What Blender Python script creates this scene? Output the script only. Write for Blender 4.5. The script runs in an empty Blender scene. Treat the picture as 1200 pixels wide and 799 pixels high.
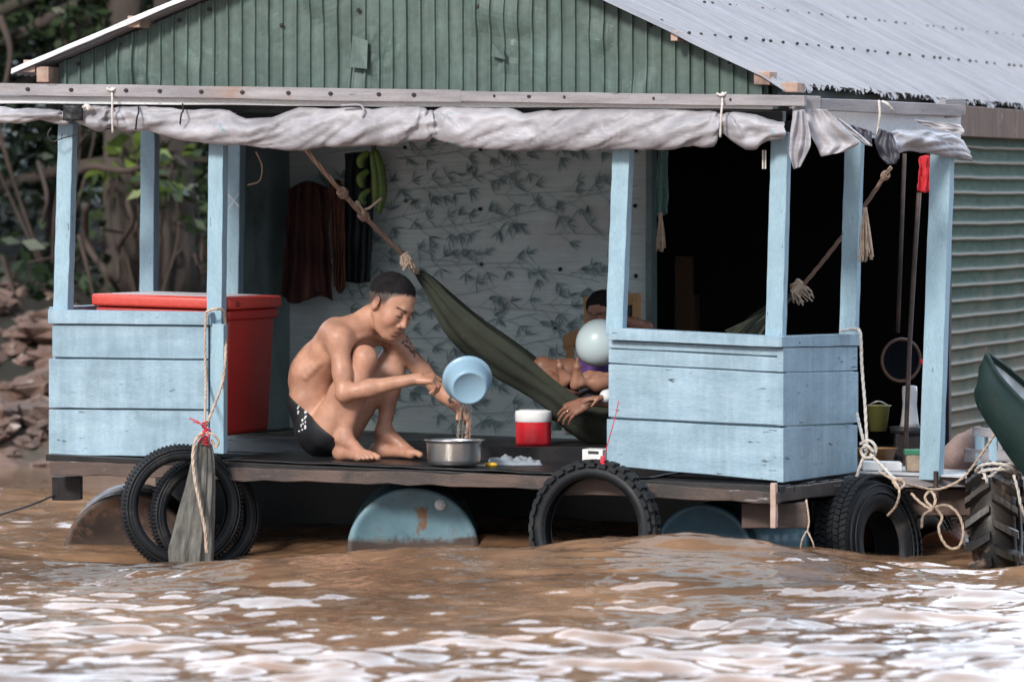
EXPO = 0.52

import bpy, bmesh, math, random
import numpy as np
from mathutils import Vector, Matrix, noise
random.seed(7); rng = np.random.default_rng(7)
R = math.radians
SC = bpy.context.scene
COL = SC.collection

# ---------------------------------------------------------------- view geometry (metres; y runs away from the camera)
K = 270.0; D = 22.0; HOR = 240.0
CAMH = (655-HOR)/K
def P(px, py, Y):
    s = 1+Y/D
    return Vector(((px-600)/K*s, Y, CAMH-(py-HOR)/K*s))
# the house stands turned by TH and leans by PH
TH = R(18); PH = R(1.4)
c_, s_ = math.cos(TH), math.sin(TH)
O = Vector(((917-600)/K, 0, .322))
def HP(u, v, w):
    return Vector((O.x+u*c_+v*s_, -u*s_+v*c_, O.z+w-u*math.tan(PH)))
def fu(px, v):
    a = (px-600)/K
    return (a-O.x-v*s_+a*v*c_/D)/(c_+a*s_/D)
def F(px, py, v):
    u = fu(px, v); Y = -u*s_+v*c_
    return P(px, py, Y)
def fw(px, py, v):
    p = F(px, py, v); u = fu(px, v)
    return p.z-O.z+u*math.tan(PH)
def floorz(p):
    # z of the deck top under a world point
    dx, dy = p.x-O.x, p.y
    u = dx*c_-dy*s_
    return O.z-u*math.tan(PH)
def onfloor(px, Y, lift=0):
    p = P(px, 400, Y); p.z = floorz(p)+lift
    return p
UV_ = Vector((c_, -s_, -math.tan(PH))).normalized(); VV_ = Vector((s_, c_, 0)); WV_ = UV_.cross(VV_).normalized()
if WV_.z < 0: WV_ = -WV_

# ---------------------------------------------------------------- objects
def tag(o, label=None, cat=None, group=None, kind=None):
    if label: o['label'] = label
    if cat: o['category'] = cat
    if group: o['group'] = group
    if kind: o['kind'] = kind
    return o
def empty(name, loc, label, cat, group=None):
    o = bpy.data.objects.new(name, None); COL.objects.link(o)
    o.location = loc; o.empty_display_size = .1
    return tag(o, label, cat, group)
def worldloc(o):
    l = Vector(o.location)
    while o.parent: o = o.parent; l = l+Vector(o.location)
    return l
class MB:
    def __init__(s): s.v = []; s.f = []; s.m = []; s.cur = 0
    def face(s, idx): s.f.append(tuple(idx)); s.m.append(s.cur)
    def add(s, vs, fs):
        b = len(s.v); s.v += [tuple(q) for q in vs]
        for f in fs: s.face([b+i for i in f])
    def hexa(s, p):      # p: 4 bottom, 4 top, same order
        s.add(p, [(3,2,1,0),(4,5,6,7),(0,1,5,4),(1,2,6,5),(2,3,7,6),(3,0,4,7)])
    def beam(s, A, B, a, b, n=6, j=.0015):
        # bar from A to B, half vectors a, b; slightly uneven
        A = Vector(A); B = Vector(B); a = Vector(a); b = Vector(b); base = len(s.v)
        for i in range(n+1):
            c = A.lerp(B, i/n)
            for (sa, sb) in ((-1,-1),(1,-1),(1,1),(-1,1)):
                q = c+a*sa+b*sb
                q = q+Vector((random.uniform(-j,j), random.uniform(-j,j), random.uniform(-j,j)))
                s.v.append(tuple(q))
        for i in range(n):
            for k in range(4):
                k2 = (k+1)%4
                s.face((base+4*i+k, base+4*i+k2, base+4*i+4+k2, base+4*i+4+k))
        s.face((base+3, base+2, base+1, base)); e = base+4*n; s.face((e, e+1, e+2, e+3))
    def hbox(s, u0, u1, v0, v1, w0, w1, n=6, j=.0015):  # a box in the house frame; long axis is u
        A = HP(u0,(v0+v1)/2,(w0+w1)/2); B = HP(u1,(v0+v1)/2,(w0+w1)/2)
        s.beam(A, B, VV_*((v1-v0)/2), Vector((0,0,(w1-w0)/2)), n, j)
    def tube(s, pts, r, seg=8, caps=True):
        pts = [Vector(p) for p in pts]; n = len(pts)
        rr = r if isinstance(r, (list, tuple)) else [r]*n
        base = len(s.v); up = None
        for i, p in enumerate(pts):
            t = (pts[min(i+1,n-1)]-pts[max(i-1,0)])
            if t.length < 1e-9: t = Vector((0,0,1))
            t.normalize()
            if up is None:
                up = t.orthogonal().normalized()
            up = (up-t*up.dot(t))
            if up.length < 1e-6: up = t.orthogonal()
            up.normalize(); w = t.cross(up)
            for k in range(seg):
                a = 2*math.pi*k/seg
                s.v.append(tuple(p+(up*math.cos(a)+w*math.sin(a))*rr[i]))
        for i in range(n-1):
            for k in range(seg):
                k2 = (k+1)%seg
                s.face((base+i*seg+k, base+i*seg+k2, base+(i+1)*seg+k2, base+(i+1)*seg+k))
        if caps:
            s.face([base+k for k in range(seg)][::-1]); s.face([base+(n-1)*seg+k for k in range(seg)])
    def lathe(s, prof, org, axis, seg=40, closed=False, xdir=None, f=None):
        # prof: (radius, height along axis)
        org = Vector(org); axis = Vector(axis).normalized()
        x = Vector(xdir) if xdir is not None else axis.orthogonal()
        x = (x-axis*x.dot(axis)).normalized(); y = axis.cross(x)
        base = len(s.v); n = len(prof)
        for k in range(seg):
            a = 2*math.pi*k/seg
            for i, (r, h) in enumerate(prof):
                if f: r, h = f(r, h, a, i)
                s.v.append(tuple(org+axis*h+(x*math.cos(a)+y*math.sin(a))*r))
        m = n if closed else n-1
        for k in range(seg):
            k2 = (k+1)%seg
            for i in range(m):
                i2 = (i+1)%n
                s.face((base+k*n+i, base+k2*n+i, base+k2*n+i2, base+k*n+i2))
    def sphere(s, c, r, seg=12, rings=8):
        r3 = r if isinstance(r, (list, tuple)) else (r,r,r); c = Vector(c); base = len(s.v)
        for i in range(rings+1):
            th = math.pi*i/rings
            for k in range(seg):
                a = 2*math.pi*k/seg
                s.v.append((c.x+r3[0]*math.sin(th)*math.cos(a), c.y+r3[1]*math.sin(th)*math.sin(a), c.z+r3[2]*math.cos(th)))
        for i in range(rings):
            for k in range(seg):
                k2 = (k+1)%seg
                s.face((base+i*seg+k, base+(i+1)*seg+k, base+(i+1)*seg+k2, base+i*seg+k2))
    def grid(s, fn, nu, nv, closeu=False):
        base = len(s.v)
        for i in range(nu):
            for j in range(nv): s.v.append(tuple(fn(i, j)))
        for i in range(nu if closeu else nu-1):
            i2 = (i+1)%nu
            for j in range(nv-1):
                s.face((base+i*nv+j, base+i2*nv+j, base+i2*nv+j+1, base+i*nv+j+1))
    def build(s, name, mats, parent=None, smooth=False, bevel=0, base=None, solid=0, subsurf=0):
        me = bpy.data.meshes.new(name)
        off = worldloc(parent) if parent else (Vector(base) if base is not None else Vector((0,0,0)))
        vs = [(x-off.x, y-off.y, z-off.z) for (x, y, z) in s.v]
        me.from_pydata(vs, [], s.f)
        if not isinstance(mats, (list, tuple)): mats = [mats]
        for m in mats: me.materials.append(m)
        me.polygons.foreach_set('material_index', s.m)
        bm = bmesh.new(); bm.from_mesh(me)
        bmesh.ops.recalc_face_normals(bm, faces=bm.faces); bm.to_mesh(me); bm.free()
        if smooth: me.polygons.foreach_set('use_smooth', [True]*len(me.polygons))
        me.update()
        o = bpy.data.objects.new(name, me); COL.objects.link(o)
        if parent: o.parent = parent
        else: o.location = off
        if solid:
            md = o.modifiers.new('solid', 'SOLIDIFY'); md.thickness = solid; md.offset = 0
        if bevel:
            md = o.modifiers.new('bevel', 'BEVEL'); md.width = bevel; md.segments = 2; md.limit_method = 'ANGLE'; md.angle_limit = R(50)
        if subsurf:
            md = o.modifiers.new('sub', 'SUBSURF'); md.levels = subsurf; md.render_levels = subsurf
        return o
def catmull(pts, n=8):
    pts = [Vector(p) for p in pts]
    if len(pts) < 3: return [pts[0].lerp(pts[-1], i/n) for i in range(n+1)]
    q = [pts[0]*2-pts[1]]+pts+[pts[-1]*2-pts[-2]]; out = []
    for i in range(1, len(q)-2):
        for k in range(n):
            t = k/n; a, b, c, d = q[i-1], q[i], q[i+1], q[i+2]
            out.append(.5*((2*b)+(c-a)*t+(2*a-5*b+4*c-d)*t*t+(3*b-a-3*c+d)*t**3))
    out.append(pts[-1]); return out
def twisted(mb, pts, r, strands=3, turns=14, n=8):
    r = r*.74
    # rope of twisted strands along a smooth path, turns per metre
    path = catmull(pts, n*3)
    L = [0]
    for i in range(1, len(path)): L.append(L[-1]+(path[i]-path[i-1]).length)
    m = max(6, int(L[-1]/max(.006, r*1.3))); res = []
    j = 0
    for i in range(m+1):
        t = L[-1]*i/m
        while j < len(L)-2 and L[j+1] < t: j += 1
        f = (t-L[j])/max(1e-9, L[j+1]-L[j]); res.append(path[j].lerp(path[j+1], min(1, f)))
    for k in range(strands):
        up = None; q = []
        for i, p in enumerate(res):
            t = (res[min(i+1,m)]-res[max(i-1,0)]).normalized()
            if up is None: up = t.orthogonal().normalized()
            up = (up-t*up.dot(t)).normalized(); w = t.cross(up)
            a = 2*math.pi*(k/strands)+turns*L[-1]*i/m*.12/r*.25
            q.append(p+(up*math.cos(a)+w*math.sin(a))*r*.5)
        mb.tube(q, r*.58, 5)

# ---------------------------------------------------------------- materials
def newmat(name):
    m = bpy.data.materials.new(name); m.use_nodes = True
    nt = m.node_tree; b = nt.nodes['Principled BSDF']
    return m, nt, b
def N(nt, t, **kw):
    n = nt.nodes.new(t)
    for k, v in kw.items():
        if k in n.inputs: n.inputs[k].default_value = v
        else: setattr(n, k, v)
    return n
def ramp(nt, fac, stops):
    r = nt.nodes.new('ShaderNodeValToRGB'); e = r.color_ramp.elements
    while len(e) < len(stops): e.new(.5)
    for i, (p, c) in enumerate(stops):
        e[i].position = p; e[i].color = (c[0], c[1], c[2], 1) if not isinstance(c, (int, float)) else (c, c, c, 1)
    nt.links.new(fac, r.inputs[0]); return r.outputs[0]
def mix(nt, fac, a, b, mode='MIX'):
    m = nt.nodes.new('ShaderNodeMix'); m.data_type = 'RGBA'; m.blend_type = mode; m.clamp_factor = True
    L = nt.links
    if isinstance(fac, (int, float)): m.inputs[0].default_value = fac
    else: L.new(fac, m.inputs[0])
    for i, x in ((6, a), (7, b)):
        if isinstance(x, (tuple, list)): m.inputs[i].default_value = (x[0], x[1], x[2], 1)
        else: L.new(x, m.inputs[i])
    return m.outputs[2]
def coords(nt, scale=(1,1,1), rot=0, world=True):
    if world:
        t = nt.nodes.new('ShaderNodeNewGeometry').outputs['Position']
    else:
        t = nt.nodes.new('ShaderNodeTexCoord').outputs['Object']
    mp = nt.nodes.new('ShaderNodeMapping'); mp.inputs['Scale'].default_value = scale
    # turn into the house frame first, then stretch
    if rot:
        m0 = nt.nodes.new('ShaderNodeMapping'); m0.inputs['Rotation'].default_value = (0, 0, rot)
        nt.links.new(t, m0.inputs[0]); t = m0.outputs[0]
    nt.links.new(t, mp.inputs[0]); return mp.outputs[0]
def noi(nt, vec, scale, detail=5, rough=.6, dist=0):
    n = nt.nodes.new('ShaderNodeTexNoise'); n.inputs['Scale'].default_value = scale
    n.inputs['Detail'].default_value = detail; n.inputs['Roughness'].default_value = rough; n.inputs['Distortion'].default_value = dist
    nt.links.new(vec, n.inputs['Vector']); return n.outputs['Fac']
def bump(nt, b, h, strength=.3, dist=.01):
    n = nt.nodes.new('ShaderNodeBump'); n.inputs['Strength'].default_value = strength; n.inputs['Distance'].default_value = dist
    nt.links.new(h, n.inputs['Height']); nt.links.new(n.outputs[0], b.inputs['Normal'])
def surf(name, c1, c2, scale=4, stretch=(1,1,1), rough=.6, b_=.3, bd=.006, spots=None, spot_at=(.62,.68), spot_scale=20, grime=None, grime_at=(.5,.7), grime_scale=1.5, metal=0, house=True, fine=60, spec=.5, rough2=None, streak=0):
    m, nt, b = newmat(name)
    rot = TH if house else 0
    v = coords(nt, stretch, rot); v1 = coords(nt, (1,1,1), rot)
    n1 = noi(nt, v, scale); col = mix(nt, ramp(nt, n1, [(.3,0),(.7,1)]), c1, c2)
    n2 = noi(nt, v, fine, 3, .6)
    col = mix(nt, .35, col, ramp(nt, n2, [(.25,(.45,.45,.45)),(.75,(1.35,1.35,1.35))]), 'MULTIPLY')
    if grime:
        g = noi(nt, v1, grime_scale, 6, .65, .4); col = mix(nt, ramp(nt, g, [(grime_at[0],0),(grime_at[1],1)]), col, grime)
    if streak:
        g = noi(nt, coords(nt, (7,7,.7), rot), 2.2, 5, .65, .2); col = mix(nt, streak, col, ramp(nt, g, [(.40,(.55,.56,.55)),(.62,(1.08,1.08,1.08))]), 'MULTIPLY')
        g = noi(nt, v1, .9, 3, .5); col = mix(nt, .6, col, ramp(nt, g, [(.35,(.80,.82,.84)),(.65,(1.1,1.08,1.06))]), 'MULTIPLY')
    if spots:
        g = noi(nt, v, spot_scale, 5, .7, .2)
        ms = nt.nodes.new('ShaderNodeMath'); ms.operation = 'MULTIPLY_ADD'; nt.links.new(noi(nt, v1, 1.7, 3, .6), ms.inputs[0]); ms.inputs[1].default_value = .22; nt.links.new(g, ms.inputs[2])
        ms2 = nt.nodes.new('ShaderNodeMath'); ms2.operation = 'SUBTRACT'; nt.links.new(ms.outputs[0], ms2.inputs[0]); ms2.inputs[1].default_value = .11; g = ms2.outputs[0]
        sf = ramp(nt, g, [(spot_at[0],0),(spot_at[1],1)]); col = mix(nt, sf, col, spots)
    nt.links.new(col, b.inputs['Base Color'])
    r2 = rough2 if rough2 is not None else min(1, rough+.2)
    nt.links.new(ramp(nt, n1, [(.3,rough),(.7,r2)]), b.inputs['Roughness'])
    b.inputs['Metallic'].default_value = metal; b.inputs['Specular IOR Level'].default_value = spec
    if b_: bump(nt, b, mix(nt, .5, n2, n1), b_, bd)
    return m
def plain(name, c, rough=.5, metal=0, var=.25, scale=30, spec=.5, **kw):
    m, nt, b = newmat(name); v = coords(nt)
    n = noi(nt, v, scale); col = mix(nt, n, tuple(x*(1-var) for x in c), tuple(min(1, x*(1+var)) for x in c))
    nt.links.new(col, b.inputs['Base Color']); b.inputs['Roughness'].default_value = rough; b.inputs['Metallic'].default_value = metal
    b.inputs['Specular IOR Level'].default_value = spec
    for k, x in kw.items(): b.inputs[k.replace('_', ' ')].default_value = x
    bump(nt, b, n, .15, .004)
    return m
M = {}
M['blue'] = surf('blue_paint', (.275,.395,.485), (.38,.51,.605), 3, (1,1,6), .55, .35, .004, spots=(.055,.07,.085), spot_at=(.635,.675), spot_scale=9, grime=(.19,.28,.34), grime_at=(.48,.8), grime_scale=4, fine=45, streak=.32, spec=.3)
M['bluepost'] = surf('blue_post_paint', (.24,.37,.455), (.33,.47,.555), 3, (6,6,1), .55, .35, .004, spots=(.06,.08,.10), spot_at=(.66,.69), spot_scale=9, grime=(.20,.30,.37), grime_at=(.5,.85), grime_scale=3, fine=45)
M['greywood'] = surf('weathered_wood', (.20,.185,.195), (.40,.375,.39), 2.5, (1,1,9), .8, .6, .006, spots=(.05,.04,.04), spot_at=(.66,.7), spot_scale=6, grime=(.30,.18,.13), grime_at=(.58,.72), grime_scale=2)
M['brownwood'] = surf('wet_brown_wood', (.055,.032,.026), (.125,.080,.064), 3, (1,1,8), .45, .6, .006, spots=(.3,.27,.26), spot_at=(.64,.7), spot_scale=5, grime=(.03,.022,.02), grime_at=(.45,.6), grime_scale=3)
M['darkwood'] = surf('dark_wet_wood', (.012,.011,.012), (.036,.03,.029), 3, (1,7,1), .34, .5, .005, spec=.25, grime=(.012,.012,.014), grime_at=(.45,.6), grime_scale=3)
M['palewood'] = surf('pale_cut_wood', (.36,.23,.18), (.5,.36,.3), 3, (1,1,5), .7, .4, .004, grime=(.16,.10,.08), grime_at=(.5,.7), grime_scale=5)
M['tin'] = surf('white_tin', (.60,.61,.63), (.72,.73,.75), 3, (1,1,3), .5, .2, .004, spots=(.25,.2,.18), spot_at=(.66,.72), spot_scale=6)
M['black'] = plain('black_rubber_dark', (.012,.012,.014), .5)
M['nail'] = plain('dark_nail_head', (.02,.016,.015), .7)
M['rope'] = surf('tan_rope', (.42,.31,.23), (.58,.46,.37), 30, rough=.9, b_=.5, house=False)
M['ropewhite'] = surf('white_cord', (.52,.47,.43), (.68,.64,.6), 30, rough=.9, b_=.4, house=False)
M['ropebrown'] = surf('brown_rope', (.20,.125,.095), (.34,.23,.18), 20, rough=.9, b_=.5, house=False)
# ---------------------------------------------------------------- bodies: smooth-union distance fields turned into one continuous skin
def cap(a, b, ra, rb=None): return ('c', np.array(a, float), np.array(b, float), ra, ra if rb is None else rb)
def ell(c, r, Rm=None): return ('e', np.array(c, float), np.array(r, float), np.eye(3) if Rm is None else np.array(Rm, float))
def pbox(p):
    if p[0] == 'c':
        r = max(p[3], p[4]); return np.minimum(p[1], p[2])-r, np.maximum(p[1], p[2])+r
    r = p[2].max(); return p[1]-r, p[1]+r
def pd(p, X, Y, Z):
    if p[0] == 'c':
        a, b, ra, rb = p[1:]; ba = b-a; l = max(1e-12, ba@ba)
        t = np.clip(((X-a[0])*ba[0]+(Y-a[1])*ba[1]+(Z-a[2])*ba[2])/l, 0, 1)
        return np.sqrt((X-a[0]-t*ba[0])**2+(Y-a[1]-t*ba[1])**2+(Z-a[2]-t*ba[2])**2)-(ra+(rb-ra)*t)
    c, r, Rm = p[1:]
    x, y, z = X-c[0], Y-c[1], Z-c[2]
    lx = Rm[0,0]*x+Rm[1,0]*y+Rm[2,0]*z; ly = Rm[0,1]*x+Rm[1,1]*y+Rm[2,1]*z; lz = Rm[0,2]*x+Rm[1,2]*y+Rm[2,2]*z
    k0 = np.sqrt((lx/r[0])**2+(ly/r[1])**2+(lz/r[2])**2); k1 = np.sqrt((lx/r[0]**2)**2+(ly/r[1]**2)**2+(lz/r[2]**2)**2)
    return k0*(k0-1)/np.maximum(k1, 1e-6)
def smin(a, b, k):
    if k <= 0: return np.minimum(a, b)
    h = np.maximum(k-np.abs(a-b), 0)/k
    return np.minimum(a, b)-h*h*k*.25
def solve_field(groups, h, inflate=0, pad=.02):
    """groups: list of (k_to_rest, [(op, prim, k), ...])"""
    lo = np.full(3, 1e9); hi = np.full(3, -1e9)
    for kg, seq in groups:
        for op, p, k in seq:
            if op == 'u':
                l, H = pbox(p); lo = np.minimum(lo, l); hi = np.maximum(hi, H)
    lo -= pad+inflate; hi += pad+inflate
    n = np.ceil((hi-lo)/h).astype(int)+1
    ax = [lo[i]+h*np.arange(n[i]) for i in range(3)]
    body = np.full(n, 1., np.float32)
    for kg, seq in groups:
        l0 = np.full(3, 1e9); h0 = np.full(3, -1e9)
        for op, p, k in seq:
            if op == 'u':
                l, H = pbox(p); l0 = np.minimum(l0, l); h0 = np.maximum(h0, H)
        g0 = np.maximum(0, ((l0-lo-.05)/h).astype(int)); g1 = np.minimum(n, ((h0-lo+.05)/h).astype(int)+2)
        G = np.full(g1-g0, 1., np.float32)
        for op, p, k in seq:
            l, H = pbox(p); m = k+.02
            i0 = np.maximum(g0, ((l-m-lo)/h).astype(int)); i1 = np.minimum(g1, ((H+m-lo)/h).astype(int)+2)
            if (i1 <= i0).any(): continue
            X = ax[0][i0[0]:i1[0], None, None]; Y = ax[1][None, i0[1]:i1[1], None]; Z = ax[2][None, None, i0[2]:i1[2]]
            d = pd(p, X, Y, Z).astype(np.float32)
            sl = tuple(slice(i0[q]-g0[q], i1[q]-g0[q]) for q in range(3))
            G[sl] = smin(G[sl], d, k) if op == 'u' else -smin(-G[sl], d, k)
        sl = tuple(slice(g0[q], g1[q]) for q in range(3))
        body[sl] = smin(body[sl], G, kg)
    return body-inflate, ax, lo
def nets(val, lo, h):
    s = val < 0; nx, ny, nz = val.shape
    c = np.zeros((nx-1, ny-1, nz-1), np.uint8)
    for dx in (0,1):
        for dy in (0,1):
            for dz in (0,1): c += s[dx:nx-1+dx, dy:ny-1+dy, dz:nz-1+dz]
    act = (c > 0) & (c < 8); idx = np.argwhere(act); ids = np.full(act.shape, -1, np.int32); ids[act] = np.arange(len(idx))
    acc = np.zeros((len(idx), 3)); cnt = np.zeros(len(idx))
    C = [(a,b,d) for a in (0,1) for b in (0,1) for d in (0,1)]
    for i, p in enumerate(C):
        for q in C[i+1:]:
            if sum(abs(p[t]-q[t]) for t in range(3)) != 1: continue
            a = val[idx[:,0]+p[0], idx[:,1]+p[1], idx[:,2]+p[2]]; b = val[idx[:,0]+q[0], idx[:,1]+q[1], idx[:,2]+q[2]]
            m = (a < 0) != (b < 0); t = np.where(m, a/np.where(m, a-b, 1), 0)
            pt = np.array(p)+(np.array(q)-np.array(p))*t[:,None]
            acc[m] += pt[m]; cnt[m] += 1
    V = lo+h*(idx+acc/np.maximum(cnt, 1)[:,None]); Fs = []
    for ax_ in range(3):
        o1, o2 = [(1,2),(2,0),(0,1)][ax_]
        sl0 = [slice(None)]*3; sl1 = [slice(None)]*3; sl0[ax_] = slice(0,-1); sl1[ax_] = slice(1,None)
        a, b = s[tuple(sl0)], s[tuple(sl1)]
        e = np.argwhere(a != b)
        ok = (e[:,o1] > 0) & (e[:,o2] > 0) & (e[:,o1] < val.shape[o1]-1) & (e[:,o2] < val.shape[o2]-1); e = e[ok]
        flip = a[e[:,0], e[:,1], e[:,2]]
        def cid(d1, d2):
            q = e.copy(); q[:,o1] += d1; q[:,o2] += d2; return ids[q[:,0], q[:,1], q[:,2]]
        q = np.stack([cid(-1,-1), cid(0,-1), cid(0,0), cid(-1,0)], 1)
        q[~flip] = q[~flip][:, ::-1]; Fs.append(q)
    return V, np.concatenate(Fs)
def smooth_mesh(V, Fq, it=2, f=.5):
    E = np.concatenate([Fq[:,[0,1]], Fq[:,[1,2]], Fq[:,[2,3]], Fq[:,[3,0]]]); n = len(V)
    for _ in range(it):
        for fac in (f, -f*.98) if it > 2 else (f,):
            A = np.zeros_like(V); c = np.bincount(E[:,0], minlength=n)+np.bincount(E[:,1], minlength=n)
            for d in range(3): A[:,d] = np.bincount(E[:,0], V[E[:,1],d], n)+np.bincount(E[:,1], V[E[:,0],d], n)
            V = V+fac*(A/np.maximum(c,1)[:,None]-V)
    return V
def mesh_np(name, V, Fq, mat, parent, colors=None, base=None):
    off = np.array(worldloc(parent)) if parent else (np.array(base) if base is not None else np.zeros(3))
    me = bpy.data.meshes.new(name)
    me.vertices.add(len(V)); me.vertices.foreach_set('co', (V-off).astype(np.float32).ravel())
    k = Fq.shape[1]; me.loops.add(Fq.size); me.loops.foreach_set('vertex_index', Fq.astype(np.int32).ravel())
    me.polygons.add(len(Fq)); me.polygons.foreach_set('loop_start', np.arange(0, Fq.size, k, dtype=np.int32))
    me.polygons.foreach_set('use_smooth', np.ones(len(Fq), bool))
    me.update(calc_edges=True); me.validate()
    if colors is not None:
        ca = me.color_attributes.new('Col', 'FLOAT_COLOR', 'POINT')
        ca.data.foreach_set('color', np.concatenate([colors, np.ones((len(V),1))], 1).astype(np.float32).ravel())
    me.materials.append(mat)
    o = bpy.data.objects.new(name, me); COL.objects.link(o)
    if parent: o.parent = parent
    else: o.location = off
    return o
def unit(v): v = np.array(v, float); return v/np.linalg.norm(v)
def frame(f, upish):
    f = unit(f); l = unit(np.cross(upish, f)); u = np.cross(f, l); return np.stack([f, l, u], 1)  # columns forward, left, up

def head_groups(c, Rm, s):
    L = lambda x, y, z: np.array(c)+Rm@(np.array([x, y, z])*s)
    q = []
    def C(a, b, ra, rb, k, op='u'): q.append((op, cap(L(*a), L(*b), ra*s, rb*s), k*s))
    def E(a, r, k, op='u', R2=None): q.append((op, ell(L(*a), np.array(r)*s, Rm if R2 is None else Rm@R2), k*s))
    E((-.014,0,.036), (.098,.078,.086), .01)
    E((.026,0,-.012), (.064,.064,.088), .03)
    E((.032,0,-.072), (.050,.052,.044), .03)
    E((.074,0,-.100), (.020,.024,.019), .02)
    for t in (-1, 1):
        C((-.006,.054*t,-.045), (.060,.024*t,-.098), .018, .014, .02)
        E((.053,.043*t,-.030), (.030,.024,.030), .030)
    C((.082,-.026,.024), (.082,.026,.024), .011, .011, .014)
    for t in (-1, 1):
        E((.100,.031*t,.004), (.017,.017,.010), .012, 's')
        E((.0735,.0315*t,.000), (.0165,.0185,.0140), .004)
    C((.084,0,.014), (.101,0,-.028), .008, .0105, .012)
    E((.1035,0,-.0335), (.012,.0125,.0095), .008)
    for t in (-1, 1): E((.094,.0145*t,-.038), (.011,.009,.0075), .006)
    E((.078,0,-.066), (.020,.034,.024), .020)
    C((.0895,-.014,-.0640), (.0895,.014,-.0640), .0062, .0062, .006); E((.0935,0,-.0635), (.006,.012,.0055), .004)
    E((.091,0,-.0775), (.0085,.0175,.0068), .006)
    C((.0995,-.016,-.0708), (.0995,.016,-.0708), .0024, .0024, .003, 's')
    E((.094,0,-.090), (.006,.018,.004), .006, 's')
    for t in (-1, 1):
        a = .35*t; R2 = np.array([[math.cos(a),-math.sin(a),0],[math.sin(a),math.cos(a),0],[0,0,1]])
        E((-.010,.082*t,-.004), (.021,.008,.033), .004, 'u', R2)
        E((-.004,.090*t,-.001), (.011,.006,.019), .003, 's', R2)
        C((.004,.076*t,-.018), (-.006,.078*t,-.03), .006, .007, .004)
    return q
def hair_mesh(c, Rm, s, mat, parent, h=.004, hairline=None, thick=.007, rough=.0018, long=None):
    seq = [('u', ell(np.array(c)+Rm@(np.array([-.014,0,.036])*s), np.array([.098,.078,.086])*s, Rm), 0),
           ('u', ell(np.array(c)+Rm@(np.array([.026,0,-.012])*s), np.array([.060,.063,.080])*s, Rm), .03)]
    if long:
        for p in long: seq.append(('u', p, .03))
    val, ax, lo = solve_field([(0, seq)], h, 0, .03)
    X = ax[0][:,None,None]-c[0]; Y = ax[1][None,:,None]-c[1]; Z = ax[2][None,None,:]-c[2]
    lx = (Rm[0,0]*X+Rm[1,0]*Y+Rm[2,0]*Z)/s; ly = (Rm[0,1]*X+Rm[1,1]*Y+Rm[2,1]*Z)/s; lz = (Rm[0,2]*X+Rm[1,2]*Y+Rm[2,2]*Z)/s
    hl = hairline or ([-.12,-.06,-.03,-.012,.006,.02,.035,.06,.085], [-.05,-.045,-.02,.02,.012,.005,.040,.070,.082])
    zm = np.interp(lx, hl[0], hl[1]); zm = zm-.35*np.clip(np.abs(ly)-.03, 0, 1)*(lx > .03)*0
    nzf = .004*np.sin(ly*190+lx*60)*np.sin(lx*150)
    val = val-thick*s*np.clip((lz+nzf-zm)/.026, -1.2, 1)
    val = np.maximum(val, (zm-.012-lz)*s*.7)
    V, Fq = nets(val, lo, h); V = smooth_mesh(V, Fq, 2)
    d = V-np.array(c); V = V+unit_rows(d)*rng.normal(0, rough, (len(V),1))
    return mesh_np('hair', V, Fq, mat, parent)
def unit_rows(d): return d/np.maximum(1e-9, np.linalg.norm(d, axis=1))[:,None]

def hand_groups(wrist, dirv, palm_n, thumb_side, s, curl, spread=.10, thumb=(.5,.5), kw=.01):
    """dirv: wrist->knuckles, palm_n: out of the palm, thumb_side: +1/-1 along cross(dirv,palm_n). curl: per finger (base, mid, tip) in radians"""
    w = np.array(wrist); d = unit(dirv); n = unit(np.array(palm_n)-d*np.dot(palm_n, d)); sd = unit(np.cross(d, n))*thumb_side
    g = []; pal = []
    k0 = w+d*.085*s
    offs = [.031,.010,-.012,-.032]; Ls = [(.042,.025,.021),(.046,.029,.023),(.042,.027,.022),(.033,.021,.019)]; rs = [.0095,.0098,.0093,.0083]
    for o in offs:
        pal.append(('u', cap(w+sd*o*.55*s+d*.012*s, k0+sd*o*s-d*abs(o)*.25*s, .014*s, .0125*s), .012*s))
    pal.append(('u', cap(w+sd*.022*s+d*.02*s+n*.006*s, w+sd*.03*s+d*.045*s+n*.010*s, .015*s, .014*s), .012*s))
    pal.append(('u', cap(w-sd*.02*s+d*.02*s+n*.006*s, w-sd*.024*s+d*.06*s+n*.006*s, .012*s, .011*s), .012*s))
    g.append((kw*s, pal))
    rot = lambda v, ax, a: v*math.cos(a)+np.cross(ax, v)*math.sin(a)+ax*np.dot(ax, v)*(1-math.cos(a))
    for i, o in enumerate(offs):
        p = k0+sd*o*s-d*abs(o)*.25*s
        dd = rot(d, n, 0); dd = unit(d+sd*(o/.031)*spread)
        axc = unit(np.cross(dd, n)); seq = []; a = 0
        for j in range(3):
            a += curl[i][j]; v = unit(dd*math.cos(a)+n*math.sin(a)); e = p+v*Ls[i][j]*s
            r0 = rs[i]*(1-.09*j)*s; seq.append(('u', cap(p, e, r0, r0*.92), .002)); p = e
        g.append((.004*s, seq))
    b = w+sd*.026*s+d*.03*s+n*.006*s
    t0 = unit(sd*math.sin(thumb[0]+.3)+d*math.cos(thumb[0]+.3)+n*.35); e = b+t0*.036*s
    t1 = unit(t0+n*thumb[1]+d*.35); e2 = e+t1*.032*s; t2 = unit(t1+n*thumb[1]*.8+d*.3); e3 = e2+t2*.026*s
    g.append((.010*s, [('u', cap(b, e, .0155*s, .0125*s), 0), ('u', cap(e, e2, .0118*s, .0108*s), .003), ('u', cap(e2, e3, .0108*s, .009*s), .002)]))
    return g
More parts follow.
